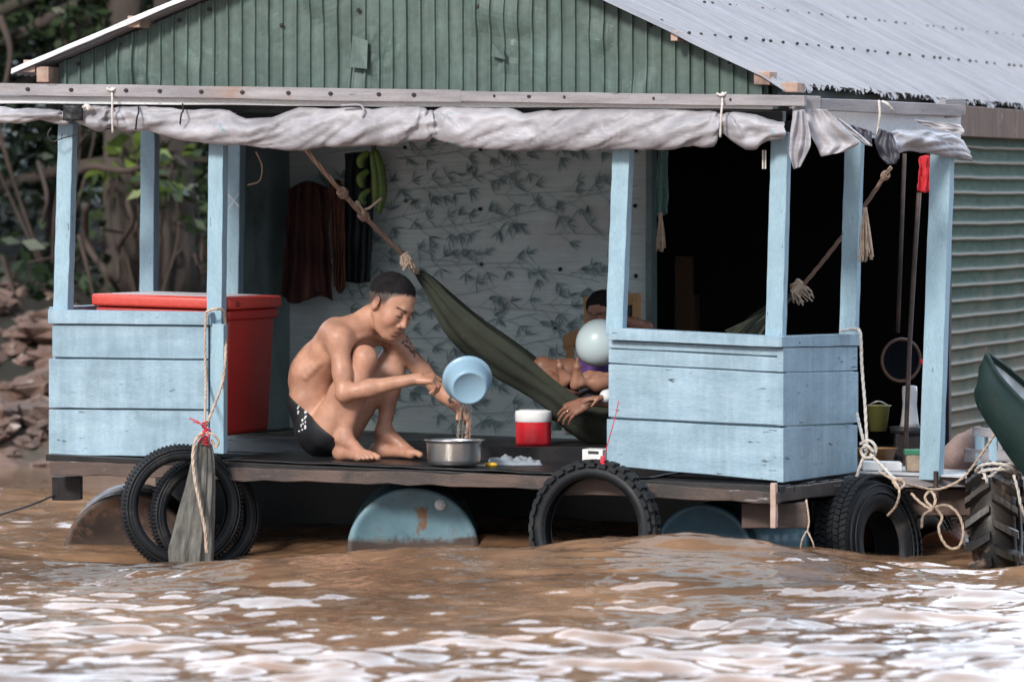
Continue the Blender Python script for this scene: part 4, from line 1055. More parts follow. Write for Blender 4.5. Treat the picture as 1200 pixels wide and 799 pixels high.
# ---------------------------------------------------------------- tyres
rub = surf('worn_black_rubber', (.009,.010,.012), (.020,.022,.026), 5, spec=.28, rough=.45, b_=.4, bd=.003, grime=(.10,.085,.075), grime_at=(.56,.8), grime_scale=5, house=False, fine=70)
rubmud = surf('muddy_rubber', (.018,.016,.015), (.05,.04,.034), 6, spec=.35, rough=.4, b_=.5, bd=.004, spots=(.20,.14,.11), spot_at=(.58,.7), spot_scale=7, grime=(.02,.02,.022), grime_at=(.45,.6), grime_scale=5, house=False)
def tyre(name, c, axis, Ro, w, h, label, mat, tread='road', seg=72, mod=None, open_=.25, extra=None):
    """Ro outer radius, w width, h section height; the inside of the tyre is hollow"""
    c = Vector(c); root = empty(name, c, label, 'tyre')
    n = 14; prof = []
    for i in range(n+1):
        t = i/n; a = math.pi*(-.22+1.44*t)      # sidewall over the crown to the other bead
        prof.append((Ro-h*.5+math.sin(a)*h*.5 if False else Ro-h*(1-max(0, math.sin(max(0, min(math.pi, a)))))**.8 - (h*.18 if (a < 0 or a > math.pi) else 0), -math.cos(a)*w/2*(1 if 0 < a < math.pi else .86)))
    inn = [(r-.007, z*.82) for r, z in prof[1:-1]][::-1]
    m = MB(); m.lathe(prof+inn, c, axis, seg, closed=True); m.build('casing', mat, root, smooth=True)
    ax = Vector(axis).normalized(); x = ax.orthogonal().normalized(); y = ax.cross(x); tm_ = MB()
    def pt(a, r, z): return c+ax*z+(x*math.cos(a)+y*math.sin(a))*r
    if tread == 'knob':
        nb = 34
        for k in range(nb):
            a = 2*math.pi*k/nb
            for z0, z1, da in ((-.34,-.06,0),(.06,.34,0),(-.55,-.38,.5),(.38,.55,.5)):
                aa = a+da*2*math.pi/nb; d = .042/Ro*.5; drop = (abs((z0+z1)/2)**2.2)*h*1.6
                p = [pt(aa+sa*d, Ro-drop-.006, zz*w) for sa, zz in ((-1,z0),(1,z0),(1,z1),(-1,z1))]; q = [pt(aa+sa*d*.85, Ro-drop+.011, zz*w) for sa, zz in ((-1,z0),(1,z0),(1,z1),(-1,z1))]
                tm_.hexa(p+q)
    elif tread == 'lug':
        nb = 16
        for k in range(nb):
            for sgn in (-1, 1):
                a = 2*math.pi*(k+(.5 if sgn > 0 else 0))/nb
                for s0 in range(4):
                    z0, z1 = sgn*(.03+s0*.13)*w, sgn*(.03+(s0+1)*.13)*w; a0 = a+s0*.055; a1 = a+(s0+1)*.055; d = .075; dr = (s0/4)**2*h*.35
                    p = [pt(a0-d, Ro-dr-.02, z0), pt(a0+d, Ro-dr-.02, z0), pt(a1+d, Ro-dr-.02, z1), pt(a1-d, Ro-dr-.02, z1)]
                    q = [pt(a0-d*.7, Ro-dr+.028, z0), pt(a0+d*.7, Ro-dr+.028, z0), pt(a1+d*.7, Ro-dr+.024, z1), pt(a1-d*.7, Ro-dr+.024, z1)]
                    tm_.hexa(p+q)
    elif tread == 'car':
        for r0, (za, zb) in enumerate(((-.44,-.27),(-.25,-.10),(-.08,.08),(.10,.25),(.27,.44))):
            nb = 64
            for k in range(nb):
                a = 2*math.pi*k/nb; d = math.pi/nb*.80; sk_ = .03*(1 if r0 % 2 else -1); dr = (abs(za+zb)/2)**3*h*.9
                p = [pt(a-d, Ro-dr-.003, za*w), pt(a+d, Ro-dr-.003, za*w), pt(a+d+sk_, Ro-dr-.003, zb*w), pt(a-d+sk_, Ro-dr-.003, zb*w)]
                q = [pt(a-d, Ro-dr+.006, za*w), pt(a+d, Ro-dr+.006, za*w), pt(a+d+sk_, Ro-dr+.006, zb*w), pt(a-d+sk_, Ro-dr+.006, zb*w)]
                tm_.hexa(p+q)
    else:
        nb = 90
        for k in range(nb):
            for sgn in (-1, 1):
                a = 2*math.pi*k/nb; d = .010
                p = [pt(a-d+.03*zz, Ro-rr2, sgn*zz*w) for zz, rr2 in ((.08,.002),(.40,.010))]; p2 = [pt(a+d+.03*zz, Ro-rr2, sgn*zz*w) for zz, rr2 in ((.08,.002),(.40,.010))]
                up_ = [pt(a-d*.8+.03*zz, Ro-rr2+.007, sgn*zz*w) for zz, rr2 in ((.08,.002),(.40,.010))]; up2 = [pt(a+d*.8+.03*zz, Ro-rr2+.007, sgn*zz*w) for zz, rr2 in ((.08,.002),(.40,.010))]
                tm_.hexa([p[0], p2[0], p2[1], p[1], up_[0], up2[0], up2[1], up_[1]])
    tm_.build('tread', mat, root, smooth=False)
    if tread in ('car', 'road'):
        e = MB()
        for zz in (-.47, .47): 
            for rr2 in (Ro-h*.35, Ro-h*.62):
                e.lathe([(rr2+.004*math.cos(q), zz*w*(1 if rr2 < Ro-h*.5 else .98)+.004*math.sin(q)) for q in np.linspace(0, 2*math.pi, 6, endpoint=False)], c, ax, 60, closed=True)
        e.build('sidewall_rib', mat, root, smooth=True)
    return root
YL = F(215, 590, -.22).y
tyre('scooter_tyre', P(213,594,YL), (.30,-.95,.05), .278, .080, .055, 'thin black scooter tyre hanging in front beside the grey net bag', rub, 'road')
tyre('scooter_tyre', P(240,604,YL+.13), (.42,-.9,.1), .262, .074, .052, 'scooter tyre tucked behind the front left tyre, only its right curve showing', rub, 'road')
YM = F(698, 590, -.22).y
tyre('knobbly_tyre', P(697,621,YM), (-.46,-.89,.02), .300, .095, .056, 'knobbly motorcycle tyre tied by red string left of the right blue panel', rub, 'knob')
tyre('car_tyre', P(1018,640,.62), (.80,-.60,.12), .315, .185, .13, 'wide black car tyre hanging at the right corner of the deck', rub, 'car')
tyre('car_tyre', P(1072,652,1.2), (.80,-.60,.0), .27, .16, .11, 'smaller half sunk tyre in the dark right of the wide car tyre', rubmud, 'road')
tyre('tractor_tyre', P(1168,622,.55), (.985,-.17,.05), .285, .21, .12, 'muddy tractor tyre with heavy lugs bound with white rope at far right', rubmud, 'lug')

# ---------------------------------------------------------------- floats
def drummat(name, c1, c2, rust, at, wl=.11):
    m, nt, b = newmat(name); v_ = coords(nt); n = noi(nt, v_, 5, 5, .6); n2 = noi(nt, v_, 7, 6, .7, .4)
    cc = mix(nt, ramp(nt, n, [(.3,0),(.7,1)]), c1, c2); cc = mix(nt, ramp(nt, n2, [(at,0),(at+.07,1)]), cc, rust)
    sx = nt.nodes.new('ShaderNodeSeparateXYZ'); nt.links.new(nt.nodes.new('ShaderNodeNewGeometry').outputs['Position'], sx.inputs[0])
    ad = nt.nodes.new('ShaderNodeMath'); ad.operation = 'MULTIPLY_ADD'; nt.links.new(n2, ad.inputs[0]); ad.inputs[1].default_value = .16; nt.links.new(sx.outputs[2], ad.inputs[2])
    cc = mix(nt, ramp(nt, ad.outputs[0], [(wl,1),(wl+.03,0)]), cc, (.065,.045,.036))
    nt.links.new(cc, b.inputs['Base Color']); nt.links.new(ramp(nt, n2, [(.4,.35),(.6,.75)]), b.inputs['Roughness']); bump(nt, b, n2, .4, .004); return m
db = drummat('blue_drum_steel', (.085,.165,.21), (.16,.27,.32), (.17,.095,.055), .55)
db2 = drummat('dark_blue_plastic', (.035,.085,.125), (.06,.13,.18), (.12,.11,.10), .68, .10)
dr = drummat('rusted_drum_steel', (.03,.024,.023), (.065,.043,.036), (.11,.06,.04), .50, .08)
dr2 = drummat('orange_rust_steel', (.20,.075,.04), (.38,.16,.09), (.10,.06,.05), .52, .05)
def drum(c, axis, rad, L, label, mat, plug=None, name='oil_drum', ribs=2, cat='drum'):
    c = Vector(c); ax = Vector(axis).normalized(); root = empty(name, c, label, cat)
    pr = [(0,.012),(rad*.86,.012),(rad*.90,.0),(rad*.97,-.0),(rad,.006),(rad,.02),(rad*.975,.03)]
    for k in range(ribs):
        z = L*(k+1)/(ribs+1); pr += [(rad*.975,z-.03),(rad,z-.008),(rad,z+.008),(rad*.975,z+.03)]
    pr += [(rad*.975,L-.03),(rad,L-.02),(rad,L),(rad*.9,L),(0,L)]
    m = MB(); m.lathe(pr, c, ax, 48, f=lambda r, h, a, i: (r*(1+.006*noise.noise((math.cos(a)*2, math.sin(a)*2, h*3+c.x))), h+(.006*noise.noise((math.cos(a)*2*r/rad, math.sin(a)*2*r/rad, c.x)) if i < 3 else 0)))
    m.build('barrel_shell', mat, root, smooth=True, bevel=0)
    if plug:
        p = Vector(plug); m = MB(); m.lathe([(0,-.016),(.014,-.016),(.016,-.010),(.022,-.010),(.026,0)], p, ax, 14); m.build('bung_cap', M['tin'] if plug_white else dr2, root, smooth=True)
    return root
Ya = F(485, 600, .12).y
plug_white = True
drum(P(484,650,Ya), Vector((-.01,1,0)), .30, .88, 'blue painted steel drum with rust bloom floating under the middle of deck', db, P(516,591,Ya-.004))
plug_white = False
drum(P(824,650,.30), VV_, .225, .85, 'dark blue plastic drum under the right blue panel with round brass bung', db2, P(860,619,.295))
drum(P(150,655,F(120,600,.1).y), VV_+Vector((-.35,0,0)), .30, .88, 'rusted brown drum floating under the left blue panel', dr)
drum(P(1102,655,1.15), VV_+Vector((-.2,0,0)), .13, .7, 'small orange rusted drum under the side platform with looped cord', dr2, name='rusty_float')
drum(P(1030,652,1.25), VV_, .15, .7, 'orange rusted drum end seen through the wide car tyre', dr2, name='rusty_float')
for px, v in ((330,2.4),(600,2.4),(860,2.6)):
    q = F(px, 640, v); drum(Vector((q.x, q.y, .07)), VV_, .28, .88, 'dark rusted drum deep in the shadow beneath the floating house', dr)
for o in [x for x in bpy.data.objects if x.get('label') == 'dark rusted drum deep in the shadow beneath the floating house']: o['group'] = 'drums hidden deep under the deck'
# ribbed crumpled blue plastic float lying on its side
cb = plain('translucent_blue_plastic', (.16,.27,.33), .2, 0, .3, 8); m = MB(); A = P(872,634,.42); ax = (P(946,634,.55)-A)
L = ax.length
m.lathe([(0,0),(.05,0),(.075,.015)]+[(.080+.012*(i%2)+.004*math.sin(i*2.1), .02+i*(L-.06)/16) for i in range(17)]+[(.06,L-.01),(0,L)], A, ax, 26, f=lambda r, h, a, i: (r*(1+.10*noise.noise((math.cos(a)*1.5, math.sin(a)*1.5, h*9))), h))
tag(m.build('plastic_float', cb, smooth=True, base=A), 'crumpled ribbed blue plastic float wedged beside the dark blue drum', 'float')

# ---------------------------------------------------------------- net bag and its ropes at the left post
nm, nt, b = newmat('grey_netting'); v_ = coords(nt, (1,1,.25)); n = noi(nt, v_, 30, 3, .6); n2 = noi(nt, coords(nt), 6, 4, .6)
cc = mix(nt, ramp(nt, n, [(.35,0),(.65,1)]), (.055,.055,.05), (.17,.165,.15)); cc = mix(nt, ramp(nt, n2, [(.45,0),(.7,.6)]), cc, (.14,.12,.10)); nt.links.new(cc, b.inputs['Base Color']); b.inputs['Roughness'].default_value = .8; bump(nt, b, n, .8, .012)
YN = YL-.12
bagc = P(232,520,YN); bag = empty('net_bag', bagc, 'grey fishing net bag gathered by cord and hanging before the left tyres', 'net bag')
m = MB()
rows = [(512,237,241,.010),(522,231,247,.016),(540,226,249,.024),(570,220,250,.032),(600,212,249,.040),(625,207,248,.045),(645,201,247,.055),(662,200,245,.05)]
def bf(i, j):
    t = j/22*(len(rows)-1); k = min(len(rows)-2, int(t)); f = t-k; y, l, r_, d = [rows[k][q]*(1-f)+rows[k+1][q]*f for q in range(4)]
    a = 2*math.pi*i/64; fold = 1+.16*math.sin(a*9+.7*math.sin(j*.2))+.10*math.sin(a*17+j*.1)+.08*noise.noise((math.cos(a)*2, math.sin(a)*2, j*.15))
    p = P((l+r_)/2, y, YN); hw = (r_-l)/2/K*1.02
    return p+Vector((math.cos(a)*hw*fold, math.sin(a)*d*fold, 0))
m.grid(bf, 64, 23, closeu=True); m.build('net', nm, bag, smooth=True)
m = MB()
twisted(m, [P(238,506,YN-.03), P(229,516,YN-.04), P(226,535,YN-.06), P(228,560,YN-.075), P(234,590,YN-.085), P(240,620,YN-.09), P(242,648,YN-.09)], .010)
twisted(m, [P(240,508,YN-.03), P(248,508,YN-.05), P(256,516,YN-.04), P(253,524,YN-.03), P(248,515,YN-.03)], .008)
m.build('cord', M['rope'], bag, smooth=True)
m = MB(); rc = plain('red_string', (.55,.03,.05), .7)
for k in range(9): m.lathe([(.012+.003*math.cos(q), .003*math.sin(q)) for q in np.linspace(0, 2*math.pi, 5, endpoint=False)], P(240+k*.1, 495+k*3.2, YN-.025), (.3*(k%3-1), .2, 1), 12, closed=True)
for q in ((222,490),(226,494),(247,506),(232,519),(246,522)): m.tube(catmull([P(240,503,YN-.03), P((240+q[0])/2+2,(503+q[1])/2-2,YN-.05), P(q[0],q[1],YN-.04)], 4), .003, 5)
m.build('red_string', rc, bag, smooth=True)
m = MB(); Yp = yof(252,.03)-.10
twisted(m, [P(241,366,Yp), P(240,400,Yp), P(241,450,Yp), P(240,497,YN-.03)], .008)
twisted(m, [P(241,366,Yp), P(252,362,Yp-.02), P(262,365,Yp+.02), P(264,385,Yp+.08), P(264,420,Yp), P(260,450,Yp), P(250,478,YN+.02), P(240,502,YN-.02)], .009)
o = m.build('hanging_rope', M['rope'], smooth=True, base=P(241,366,Yp)); tag(o, 'doubled tan rope looped over the left panel corner and holding the net bag', 'rope')
m = MB(); m.tube(catmull([P(-60,622,1.0), P(0,603,1.0), P(35,592,1.0), P(64,580,1.05)], 6), .005, 6)
tag(m.build('mooring_line', M['black'], base=P(0,603,1)), 'thin dark mooring line stretched to the lower left corner of house', 'rope')
# red string on the knobbly tyre
m = MB(); m.tube(catmull([P(725,470,YM-.05), P(720,492,YM-.08), P(712,520,YM-.06), P(706,545,YM-.05)], 5), .0022, 5)
m.lathe([(.048+.005*math.cos(q), .005*math.sin(q)) for q in np.linspace(0, 2*math.pi, 6, endpoint=False)], P(706,548,YM), (1,0,.1), 18, closed=True)
for k in range(4): m.sphere(P(706+random.uniform(-2,2), 537+k*2, YM-.055), .009, 7, 5)
tag(m.build('red_string', rc, smooth=True, base=P(706,545,YM)), 'red string tying the knobbly tyre to the panel edge', 'string')

# ---------------------------------------------------------------- ropes on the right
def rope(name, paths, r, mat, label, base=None, coil=None):
    m = MB()
    for pth in paths: twisted(m, [P(*q) for q in pth], r)
    o = m.build(name, M[mat], smooth=True, base=P(*paths[0][0])); tag(o, label, 'rope'); return o
rope('hanging_rope', [[(985,388,.6),(1000,386,.74),(1008,390,.70),(1010,430,.70),(1014,480,.66),(1016,522,.62)], [(1004,484,.80),(1009,505,.7),(1015,528,.62)], [(1016,528,.60),(1008,545,.58),(1003,562,.6)],
  [(1008,520,.60),(1018,516,.56),(1026,523,.56),(1024,534,.56),(1014,536,.56),(1009,528,.58),(1016,522,.54),(1024,530,.54)], [(1020,532,.58),(1036,548,.5),(1048,560,.42),(1058,562,.38)]], .010, 'ropewhite', 'pale cord hanging from the right panel rail with a big knot')
rope('mooring_line', [[(1030,552,.45),(1050,563,.36),(1075,570,.45),(1100,573,.5),(1128,560,.5),(1150,532,.45),(1166,508,.4)], [(1048,562,.36),(1054,575,.30),(1050,592,.34),(1040,604,.42)], [(1046,566,.36),(1054,560,.34),(1060,568,.34),(1052,572,.34),(1046,562,.36)]], .008, 'rope', 'tan line sagging across from the wide car tyre to the boat')
rope('coiled_cord', [[(1068,578,.7),(1078,588,.66),(1092,596,.62),(1096,584,.62),(1090,575,.66),(1084,584,.64),(1094,596,.62)], [(1094,594,.62),(1110,592,.6),(1124,604,.6),(1129,624,.6),(1124,640,.6),(1113,642,.6),(1104,632,.6),(1100,618,.6),(1104,606,.62),(1096,594,.62)], [(1092,597,.62),(1082,604,.62),(1080,618,.64)]], .009, 'rope', 'tan cord hanging in an open loop between the two right tyres')
rope('binding_rope', [[(1143,552,.46),(1150,545,.36),(1168,543,.3),(1185,548,.3),(1196,560,.4)], [(1143,556,.46),(1155,551,.35),(1175,550,.3),(1196,556,.4)], [(1146,561,.48),(1162,557,.34),(1178,544,.3),(1200,548,.36),(1220,556,.4)], [(1188,556,.34),(1193,574,.32),(1196,590,.32),(1201,604,.34),(1206,620,.4)], [(1150,548,.4),(1156,562,.34),(1158,574,.4)]], .010, 'ropewhite', 'pale rope wound over the top of the muddy tractor tyre')
rope('hanging_rope', [[(945,586,.0),(948,610,-.02),(946,622,-.02)], [(945,622,-.02),(940,632,-.02),(938,642,0)], [(946,622,-.02),(952,634,-.02),(954,642,0)]], .005, 'rope', 'short frayed cord dangling below the right corner beam')

# ---------------------------------------------------------------- moored boat, its prow rising at the far right
bm_ = surf('dark_green_boat_paint', (.004,.014,.012), (.010,.024,.020), 5, spec=.2, rough=.6, b_=.5, bd=.004, spots=(.10,.12,.11), spot_at=(.66,.72), spot_scale=14, house=False)
bi = surf('grey_worn_wood', (.34,.35,.37), (.50,.51,.53), 4, rough=.8, b_=.4, grime=(.15,.16,.16), grime_at=(.5,.65), house=False)
boat = empty('wooden_boat', P(1230,600,-.2), 'dark green wooden boat with raised pointed prow moored at far right', 'boat')
# stations from the stem to the stern: centre pixel of gunwale (near side, far side) and keel
tip = P(1157,418,.1)
st = [ # t, near gunwale, far gunwale, chine near, keel
 (tip+Vector((-.004,-.02,-.0)), tip+Vector((.006,.02,0)), tip+Vector((-.03,-.02,-.10)), tip+Vector((-.03,.0,-.12))),
 (P(1170,442,-.02), P(1176,430,.22), P(1146,470,-.04), P(1146,466,.1)),
 (P(1200,474,-.14), P(1206,455,.36), P(1166,505,-.14), P(1172,508,.1)),
 (P(1240,505,-.28), P(1250,488,.55), P(1200,553,-.26), P(1208,560,.1)),
 (P(1330,545,-.45), P(1345,530,.75), P(1270,615,-.42), P(1280,650,.15)),
 (P(1520,575,-.5), P(1530,560,.95), P(1480,650,-.45), P(1480,690,.2)),
 (P(1860,575,-.3), P(1860,562,.95), P(1840,650,-.25), P(1840,690,.3)),
 (P(2050,560,.0), P(2050,550,.7), P(2040,620,.05), P(2040,650,.3))]
m = MB(); ng = 8
def stat(k):
    gn, gf_, cn_, kl = st[k]; cf = gf_+(cn_-gn)*.95
    return [gn, gn.lerp(cn_, .5)+Vector((-.01,-.03 if k else 0,0)), cn_, cn_.lerp(kl, .5), kl, kl.lerp(cf, .5), cf, gf_.lerp(cf, .5)+Vector((0,.02,0)), gf_]
path = [stat(k) for k in range(len(st))]; rows_ = []
cols = [catmull([path[k][c] for k in range(len(st))], 6) for c in range(9)]
m.grid(lambda i, j: cols[j][i], len(cols[0]), 9)
e = len(cols[0])-1; m.face([e*9+j for j in range(9)]); m.face([j for j in range(9)][::-1])
m.build('hull', bm_, boat, smooth=True, solid=.025)
m = MB(); m.grid(lambda i, j: cols[0][i].lerp(cols[8][i], j/4)+Vector((0,0,-.012-.05*math.sin(math.pi*j/4)*min(1,i/12))), 16, 5); m.build('foredeck', bi, boat, smooth=True)
m = MB()
for c in (0, 8): m.tube([q+Vector((0,0,.004)) for q in cols[c]], .014, 6)
m.build('gunwale', bm_, boat, smooth=True)
m = MB(); m.tube([P(1156,406,.12), P(1155,414,.11), P(1158,428,.08)], [.003,.006,.006], 6); m.build('bow_pin', M['brownwood'], boat)

# ---------------------------------------------------------------- odds and ends on the deck
FY = lambda px, v: yof(px, v)
# steel pot in front of the squatting man
pc = onfloor(532, FY(532,.12), .014); potm = plain('brushed_aluminium', (.62,.60,.58), .30, .95, .08, 60)
pot = empty('cooking_pot', pc, 'dented aluminium pot on the deck in front of the squatting man', 'pot')
m = MB(); hp = (546-516)/K*1.03
m.lathe([(r0*1.07,h0) for r0,h0 in [(0,.004),(.096,.004),(.106,.012),(.111,.03),(.114,hp-.012),(.116,hp-.004),(.126,hp),(.127,hp+.004),(.117,hp+.005),(.112,hp-.004),(.110,.03),(.10,.014),(0,.012)]], pc, (0,0,1), 48); m.build('pot_body', potm, pot, smooth=True)
m = MB(); m.lathe([(0,hp-.030),(.110,hp-.030)], pc, (0,0,1), 40, f=lambda r, h, a, i: (r, h)); m.build('murky_water', plain('washing_water', (.50,.44,.38), .08), pot)
# crumpled plastic bag, yellow handled knife
pb = plain('clear_plastic_bag', (.28,.31,.35), .18, 0, .15, 12); q0 = onfloor(603, FY(603,.42), .012); m = MB()
def bagf(i, j):
    x = (i/34-.5)*.25; y = (j/16-.5)*.15; e_ = max(0, 1-(abs(x)/.125)**2.4)*max(0, 1-(abs(y)/.075)**2)
    return q0+Vector((x, y, .002+e_**.5*(.020+.034*abs(noise.noise((x*22, y*22, 1)))*1.6+.015*noise.noise((x*50, y*50, 3)))))
m.grid(bagf, 35, 17); tag(m.build('plastic_bag', pb, smooth=True, base=q0), 'crumpled clear plastic bag lying on the deck before the red jug', 'plastic bag')
q0 = onfloor(577, FY(577,.22), .022); kn = empty('kitchen_knife', q0, 'small knife with a yellow handle lying right of the pot', 'knife')
m = MB(); m.tube([q0+UV_*-.03, q0, q0+UV_*.022], [.008,.010,.006], 10); m.build('handle', plain('yellow_plastic', (.75,.42,.03), .35), kn, smooth=True)
m = MB(); m.beam(q0+UV_*-.10, q0+UV_*-.03, Vector((0,0,.009)), Vector((0,.0008,0)), 3, 0); m.build('blade', potm, kn)
# red insulated jug with white lid
jc = onfloor(625, FY(625,.95), .012); jr = 21.5/K*(1+jc.y/D)
zt = P(625,480,jc.y).z; zb_ = P(625,521,jc.y).z; jc.z = zb_; jh = zt-zb_
jug = empty('water_jug', jc, 'red insulated water jug with white lid under the hammock', 'jug')
m = MB(); m.lathe([(0,0),(jr*.92,0),(jr*.96,.006)]+[(jr*(.955+.022*(i%2)), .012+i*(jh*.66)/20) for i in range(21)]+[(jr*.9,jh*.69),(0,jh*.69)], jc, (0,0,1), 40); m.build('jug_body', plain('red_jug_plastic', (.62,.02,.03), .35), jug, smooth=True)
m = MB(); m.lathe([(jr*.97,jh*.66),(jr*1.0,jh*.68),(jr*1.0,jh*.92),(jr*.97,jh*.97),(jr*.80,jh*.985),(jr*.76,jh),(0,jh)], jc, (0,0,1), 40); m.build('lid', plain('white_lid_plastic', (.85,.85,.85), .4), jug, smooth=True)
if zb_ > floorz(jc)+.03:
    st_ = MB(); fz = floorz(jc); st_.beam(Vector((jc.x-.62,jc.y+.12,(fz+zb_)/2+.0)), Vector((jc.x+.62,jc.y+.12,(fz+zb_)/2+.0)), Vector((0,.32,0)), Vector((0,0,(zb_-fz)/2-.001)), 4, .001)
    tag(st_.build('low_platform', M['darkwood'], base=Vector((jc.x,jc.y+.1,fz)), bevel=.003), 'low dark wooden platform on the deck holding the red jug', 'platform')
# little white dish and glass beside it
q0 = P(669,509,FY(669,1.4)); m = MB(); m.lathe([(0,0),(.03,0),(.046,.018),(.044,.019),(.028,.006),(0,.006)], q0, (0,0,1), 24); tag(m.build('small_dish', plain('white_china', (.7,.7,.7), .3), smooth=True, base=q0), 'small white dish right of the red jug in the shade', 'dish')
q0 = P(653,504,FY(653,1.5)); m = MB(); m.lathe([(0,0),(.022,0),(.028,.085),(.026,.085),(.021,.006),(0,.006)], q0, (0,0,1), 20); tag(m.build('drinking_glass', plain('greenish_glass', (.35,.5,.45), .1), smooth=True, base=q0), 'pale green glass standing just behind the red jug', 'glass')
# white box by the red string
q0 = F(696,540,.10); bx_ = MB(); bx_.hbox(fu(684,.06), fu(708,.06), .04, .14, fw(690,540,.05), fw(690,526,.05), 3); bo = bx_.build('white_box', plain('white_box_card', (.66,.65,.64), .6), base=q0, bevel=.003); tag(bo, 'small white box on the deck edge left of the right panel', 'box')
sl_ = MB(); sl_.hbox(fu(689,.035), fu(701,.035), .036, .039, fw(690,531,.05), fw(690,528,.05), 2, 0); sl_.build('slot', M['black'], bo)
# tan chair behind the hammock
tanm = surf('tan_wood', (.34,.18,.075), (.46,.26,.12), 5, rough=.6, b_=.2); Yc = FY(715,2.35)
chair = empty('wooden_chair', onfloor(718, Yc), 'tan wooden chair with black back pad against the papered wall', 'chair')
m = MB(); 
for (a, b_, c2, d2) in ((683,347,696,440),(740,346,752,440)): m.beam(P((a+c2)/2,b_,Yc), P((a+c2)/2,500,Yc), Vector((.028*.8,0,0)), Vector((0,.014,0)), 6)
m.build('back_post', tanm, chair, bevel=.006)
m = MB(); m.beam(P(683,354,Yc), P(752,350,Yc), Vector((0,.012,0)), Vector((0,0,.028)), 6, .003); m.build('top_rail', tanm, chair, bevel=.008)
m = MB(); m.beam(P(695,388,Yc+.01), P(741,388,Yc+.01), Vector((0,.012,0)), Vector((0,0,.13)), 3); m.build('back_pad', M['black'], chair, bevel=.01)
m = MB(); m.hexa([P(658,398,Yc-.38), P(672,384,Yc-.38), P(700,384,Yc-.36), P(700,398,Yc-.36), P(658,402,Yc-.34), P(672,388,Yc-.34), P(700,388,Yc-.32), P(700,402,Yc-.32)]); 
m = MB(); m.beam(P(660,402,Yc-.2), P(700,384,Yc-.2), Vector((0,.02,0)), Vector((0,0,.035)), 3, .003); m.build('arm_rest', tanm, chair, bevel=.01)
m = MB(); m.beam(P(668,405,Yc-.2), P(668,500,Yc-.2), Vector((.02,0,0)), Vector((0,.016,0)), 3); m.build('leg', tanm, chair, bevel=.004)
m = MB(); m.beam(P(676,446,Yc-.16), P(752,446,Yc-.16), Vector((0,.2,0)), Vector((0,0,.02)), 3); m.build('seat', tanm, chair, bevel=.006)

# hanging things at the papered wall
def cloth(name, outline_t, outline_b, Y, mat, label, amp=.03, seed=0, cat='cloth', nu=26, nv=18, freq=1.0):
    m = MB(); T = catmull([P(a, b, Y) for a, b in outline_t], 8); B = catmull([P(a, b, Y) for a, b in outline_b], 8)
    def fn(i, j):
        q = i/(nu-1); a = T[min(len(T)-1, int(q*(len(T)-1)+.5))]; b2 = B[min(len(B)-1, int(q*(len(B)-1)+.5))]; t = j/(nv-1)
        return a.lerp(b2, t)+Vector((.01*noise.noise((i*.5,j*.3,seed)), -amp*(math.sin(i*freq+seed)*(.4+.6*t)+noise.noise((i*.3, j*.25, seed))), 0))
    m.grid(fn, nu, nv); o = m.build(name, mat, smooth=True, solid=.004, base=T[0]); tag(o, label, cat); return o
Yw = FY(370,2.7)
dred = surf('dark_red_cloth', (.05,.018,.016), (.09,.03,.026), 5, rough=.9, b_=.3, bd=.01)
cloth('hanging_shirt', [(338,222),(360,212),(384,220)], [(330,345),(345,356),(374,347),(390,352)], Yw, dred, 'dark red shirt hanging in the shade left of the man', .03, 1, 'shirt')
cloth('hanging_cloth', [(386,215),(396,210),(402,220)], [(392,335),(398,344),(404,338)], Yw-.05, surf('rust_cloth', (.09,.032,.022), (.13,.05,.032), 5, rough=.9), 'narrow rust coloured cloth hanging right of the dark red shirt', .02, 2)
cloth('dark_curtain', [(404,180),(425,178),(440,180)], [(404,330),(420,332),(434,330)], Yw, surf('black_cloth', (.014,.018,.022), (.03,.035,.04), 5, rough=.9), 'near black curtain hanging behind the green pods', .03, 4, 'curtain')
# bananas: green pods hanging
ban = empty('banana_bunch', P(438,176,Yw-.5), 'bunch of long green bananas hanging near the hammock rope', 'bananas')
bgm = surf('green_banana_skin', (.06,.13,.025), (.17,.25,.035), 6, rough=.4, b_=.1, house=False)
for pts, r_ in (([(432,178),(425,184),(422,190),(424,197)],.020),([(432,200),(424,206),(422,212),(425,220)],.020),([(434,222),(426,228),(424,234),(428,240)],.018),([(440,176),(446,200),(448,228),(444,250)],.024),([(436,178),(440,204),(441,226),(439,240)],.024)):
    q = catmull([P(a, b, Yw-.5+.0*a) for a, b in pts], 5); m = MB(); n_ = len(q); m.tube(q, [r_*(.25+.75*math.sin(math.pi*min(1,(i+.8)/(n_+.2)))**.5) for i in range(n_)], 8); m.build('banana', bgm, ban, smooth=True)
m = MB(); m.tube([P(439,150,Yw-.5), P(438,182,Yw-.5), P(437,225,Yw-.5)], .012, 7); m.build('stalk', M['brownwood'], ban)
# a green towel with fringe, a dark fringe by the post
cloth('hanging_towel', [(771,176),(776,174),(782,176)], [(768,250),(774,254),(782,250)], FY(776,2.2), surf('dull_green_cloth', (.10,.19,.18), (.15,.25,.24), 5, rough=.9), 'narrow dull green towel hanging in the dark doorway', .012, 3, 'towel', 12)
def tassel(px, py, px2, py2, Y, label, mat, n=22, name='rope_tassel', sp=.018):
    m = MB()
    for k in range(n):
        dx = random.uniform(-sp, sp); m.tube(catmull([P(px,py,Y)+Vector((dx*.3,0,0)), P((px+px2)/2,(py+py2)/2,Y)+Vector((dx,random.uniform(-sp,sp),0)), P(px2,py2,Y)+Vector((dx*1.5,random.uniform(-sp,sp),random.uniform(-.03,.03)))], 4), .004, 5)
    m.tube([P(px,py-5,Y), P(px,py+4,Y)], .010, 7)
    tag(m.build(name, M[mat], smooth=True, base=P(px,py,Y)), label, 'tassel')
tassel(774, 254, 773, 288, FY(776,2.2)-.02, 'tan fringe hanging below the green towel in the doorway', 'rope')
